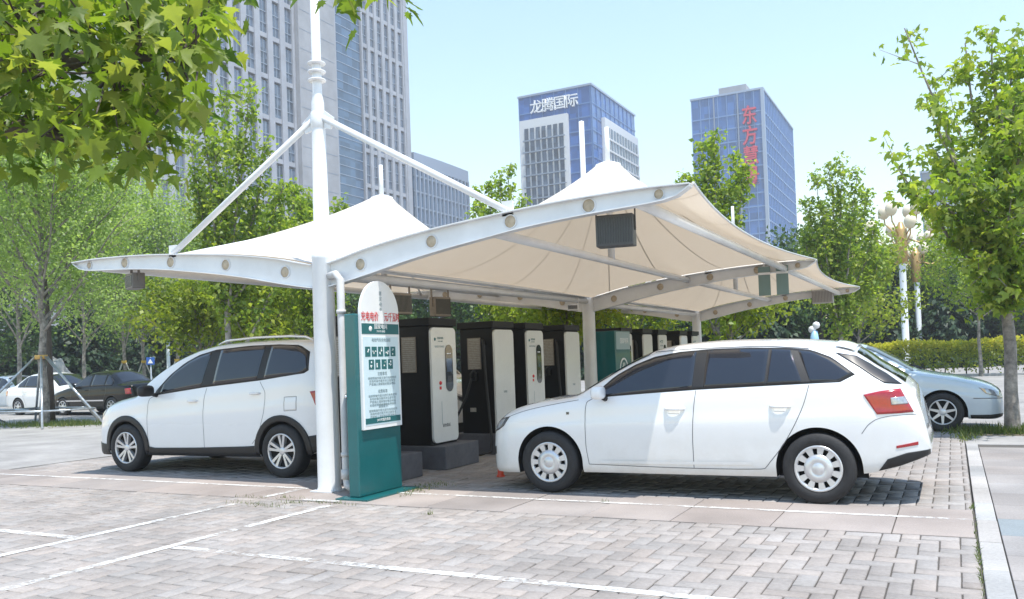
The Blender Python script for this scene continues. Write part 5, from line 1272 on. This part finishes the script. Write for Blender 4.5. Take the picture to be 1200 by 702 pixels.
# ================================================================ street furniture
P_gal = mat('galvanised_pipe', (.50,.52,.54), .35, metal=.7, noise=(12,.2))
P_wht = mat('white_lamp_post', (.70,.73,.77), .4)
P_gold = mat('gilded_collar', (.45,.30,.12), .4, metal=.4)
P_globe = mat('frosted_globe', (.70,.62,.48), .35)
def lamp(label, x, dep, ytop_collar):
    b = px_base(x, dep); t = thing('street_lamp', label, 'street lamp', b, R(20), 'cluster street lamps')
    zc = px_height(x, ytop_collar, dep)
    MB().lathe([(.26,0),(.26,.25),(.17,.35),(.16,zc-.8)], 16).build('post', P_wht, t)
    MB().lathe([(.17,zc-.8),(.26,zc-.75),(.30,zc+.9),(.22,zc+1.0),(.10,zc+1.3),(0,zc+1.35)], 16).build('collar', P_gold, t)
    for k in range(8):
        a = k*math.pi/4; r_ = 1.45 if k % 2 == 0 else .85; zz = zc+(1.1 if k % 2 == 0 else 1.9); c, s = math.cos(a), math.sin(a)
        ar = MB().tube([(c*.2,s*.2,zc+.5),(c*r_*.6,s*r_*.6,zc+.25 if k % 2 == 0 else zc+1.0),(c*r_*.95,s*r_*.95,zz-.6),(c*r_,s*r_,zz-.3)], .035, 8).build('lamp_arm', P_gold, t)
        MB().lathe([(0,-.33),(.12,-.32),(.24,-.2),(.30,0),(.27,.16),(.17,.30),(.06,.36),(0,.37)], 14, o=(c*r_,s*r_,zz)).build('globe', P_globe, ar)
    return t
lamp('nearer white street lamp with a cluster of globes beside the right-hand tree', 1062, 43, 290)
lamp('farther white street lamp with a cluster of globes, just right of the nearer one', 1078, 52, 315)

# galvanised props round the far left tree
pr = thing('tree_prop', 'galvanised pipe scaffold propping the tree at the far left', 'tree prop', (-17.0,8.1,0))
top = Vector((0,0,1.95))
for (x, y) in ((1.85,-1.26),(1.2,.95),(-1.7,.9),(-1.3,-1.5),(2.4,.2)):
    MB().tube([(x,y,0),tuple(top+Vector((x,y,0)).normalized()*.15)], .032, 8).build('pole', P_gal, pr)
for a, b2 in (((1.45,-1.0,.45),(2.0,.2,.45)),((1.45,-1.0,.45),(-1.05,-1.2,.45)),((-1.05,-1.2,.45),(-1.35,.7,.45)),((-1.35,.7,.45),(1.0,.75,.45)),((2.0,.2,.45),(1.0,.75,.45))):
    MB().tube([a, b2], .026, 8).build('cross_bar', P_gal, pr)
MB().lathe([(.13,1.88),(.17,1.88),(.17,2.0),(.13,2.0)], 14).build('band', mat('orange_band', (.60,.36,.10), .7), pr)
pr2 = thing('tree_prop', 'tangle of loose galvanised pipes at the left edge of the picture', 'tree prop', (-19.6,7.6,0))
for k, (a, b2) in enumerate((((.9,-1.2,0),(-.9,.8,1.3)),((-.8,-1.1,0),(1.1,.6,1.2)),((1.9,-1.6,0),(-.6,-.9,.75)),((.2,1.0,0),(.5,-1.2,1.0)),((-1.2,-.4,.42),(2.2,-.5,.5)),((-1.0,.4,.5),(2.0,.5,.42)))):
    MB().tube([a, b2], .030, 8).build('pole', P_gal, pr2)
for (x, y, z) in ((.1,-.1,.5),(.5,-.45,.48),(1.3,-.5,.46)): MB().bbox((x-.07,y-.07,z-.06),(x+.07,y+.07,z+.06), .02).build('clamp', M_black, pr2)

# white pole, road sign, rock, blue post
wp = thing('white_pole', 'thin white pole left of the crossover roof', 'pole', px_base(197, 44))
MB().lathe([(.14,0),(.13,.3),(.10,.35),(.085,3.3),(0,3.32)], 12).build('post', P_wht, wp); MB().lathe([(.15,0),(.15,.06),(.1,.08)], 12).build('foot', P_wht, wp)
rs = thing('road_sign', 'small blue road sign with a white triangle beyond the crossover', 'sign', px_base(176, 41), R(35))
MB().lathe([(.035,0),(.035,2.15),(0,2.16)], 10, o=(0,.04,0)).build('post', P_gal, rs)
rsb = MB().bbox((-.19,-.03,1.78),(.19,0,2.14), .01).build('board', mat('sign_blue', (.02,.10,.40), .4), rs)
MB().prism([(-.12,1.85),(.12,1.85),(0,2.07)], -.036, -.031, 'xz').build('triangle', C_white, rsb)
rk = thing('landscape_rock', 'tall pale grey landscape rock behind the far left tree', 'rock', px_base(66, 38))
bm2 = bmesh.new(); bmesh.ops.create_icosphere(bm2, subdivisions=4, radius=1)
from mathutils import noise as mnoise
for v in bm2.verts:
    q = v.co.copy(); k = 1+.30*mnoise.noise(q*1.6)+.12*mnoise.noise(q*4); v.co = Vector((q.x*.75*k*(1-.35*max(q.z,0)), q.y*.6*k, .9+q.z*1.25*k))
me = bpy.data.meshes.new('boulder'); bm2.to_mesh(me); bm2.free(); me.materials.append(mat('pale_rock', (.40,.39,.38), .9, noise=(3,.4), bump=(6,.9))); put(bpy.data.objects.new('boulder', me), rk)
bpst = thing('marker_post', 'slim blue post with two white heads seen above the estate car roof', 'post', px_base(955, 27))
MB().lathe([(.13,0),(.12,1.2),(.16,1.5),(.10,1.95),(0,1.97)], 12).build('post', mat('light_blue_post', (.30,.50,.72), .4), bpst)
for (dx, z) in ((-.06,2.0),(.07,2.13)): MB().lathe([(0,-.12),(.09,-.08),(.12,0),(.09,.08),(0,.12)], 12, o=(dx,0,z)).build('head', C_white, bpst)
# wheel stops of the bays
for lb, x in (('low yellow-black wheel stop behind the crossover', -.62),): pass
# ================================================================ summer haze
hm = bpy.data.materials.new('summer_haze'); hm.use_nodes = True; nt = hm.node_tree; nt.nodes.remove(nt.nodes['Principled BSDF'])
pvn = nt.nodes.new('ShaderNodeVolumePrincipled'); pvn.inputs['Color'].default_value = (.90,.95,1.0,1); pvn.inputs['Density'].default_value = .0010; pvn.inputs['Anisotropy'].default_value = .1
nt.links.new(pvn.outputs[0], nt.nodes['Material Output'].inputs['Volume'])
tag(MB().box((-310,-90,-1.1),(310,430,107.5)).build('haze', hm), 'pale summer haze over the whole place', 'haze', kind='stuff')
cy_.volume_bounces = 0
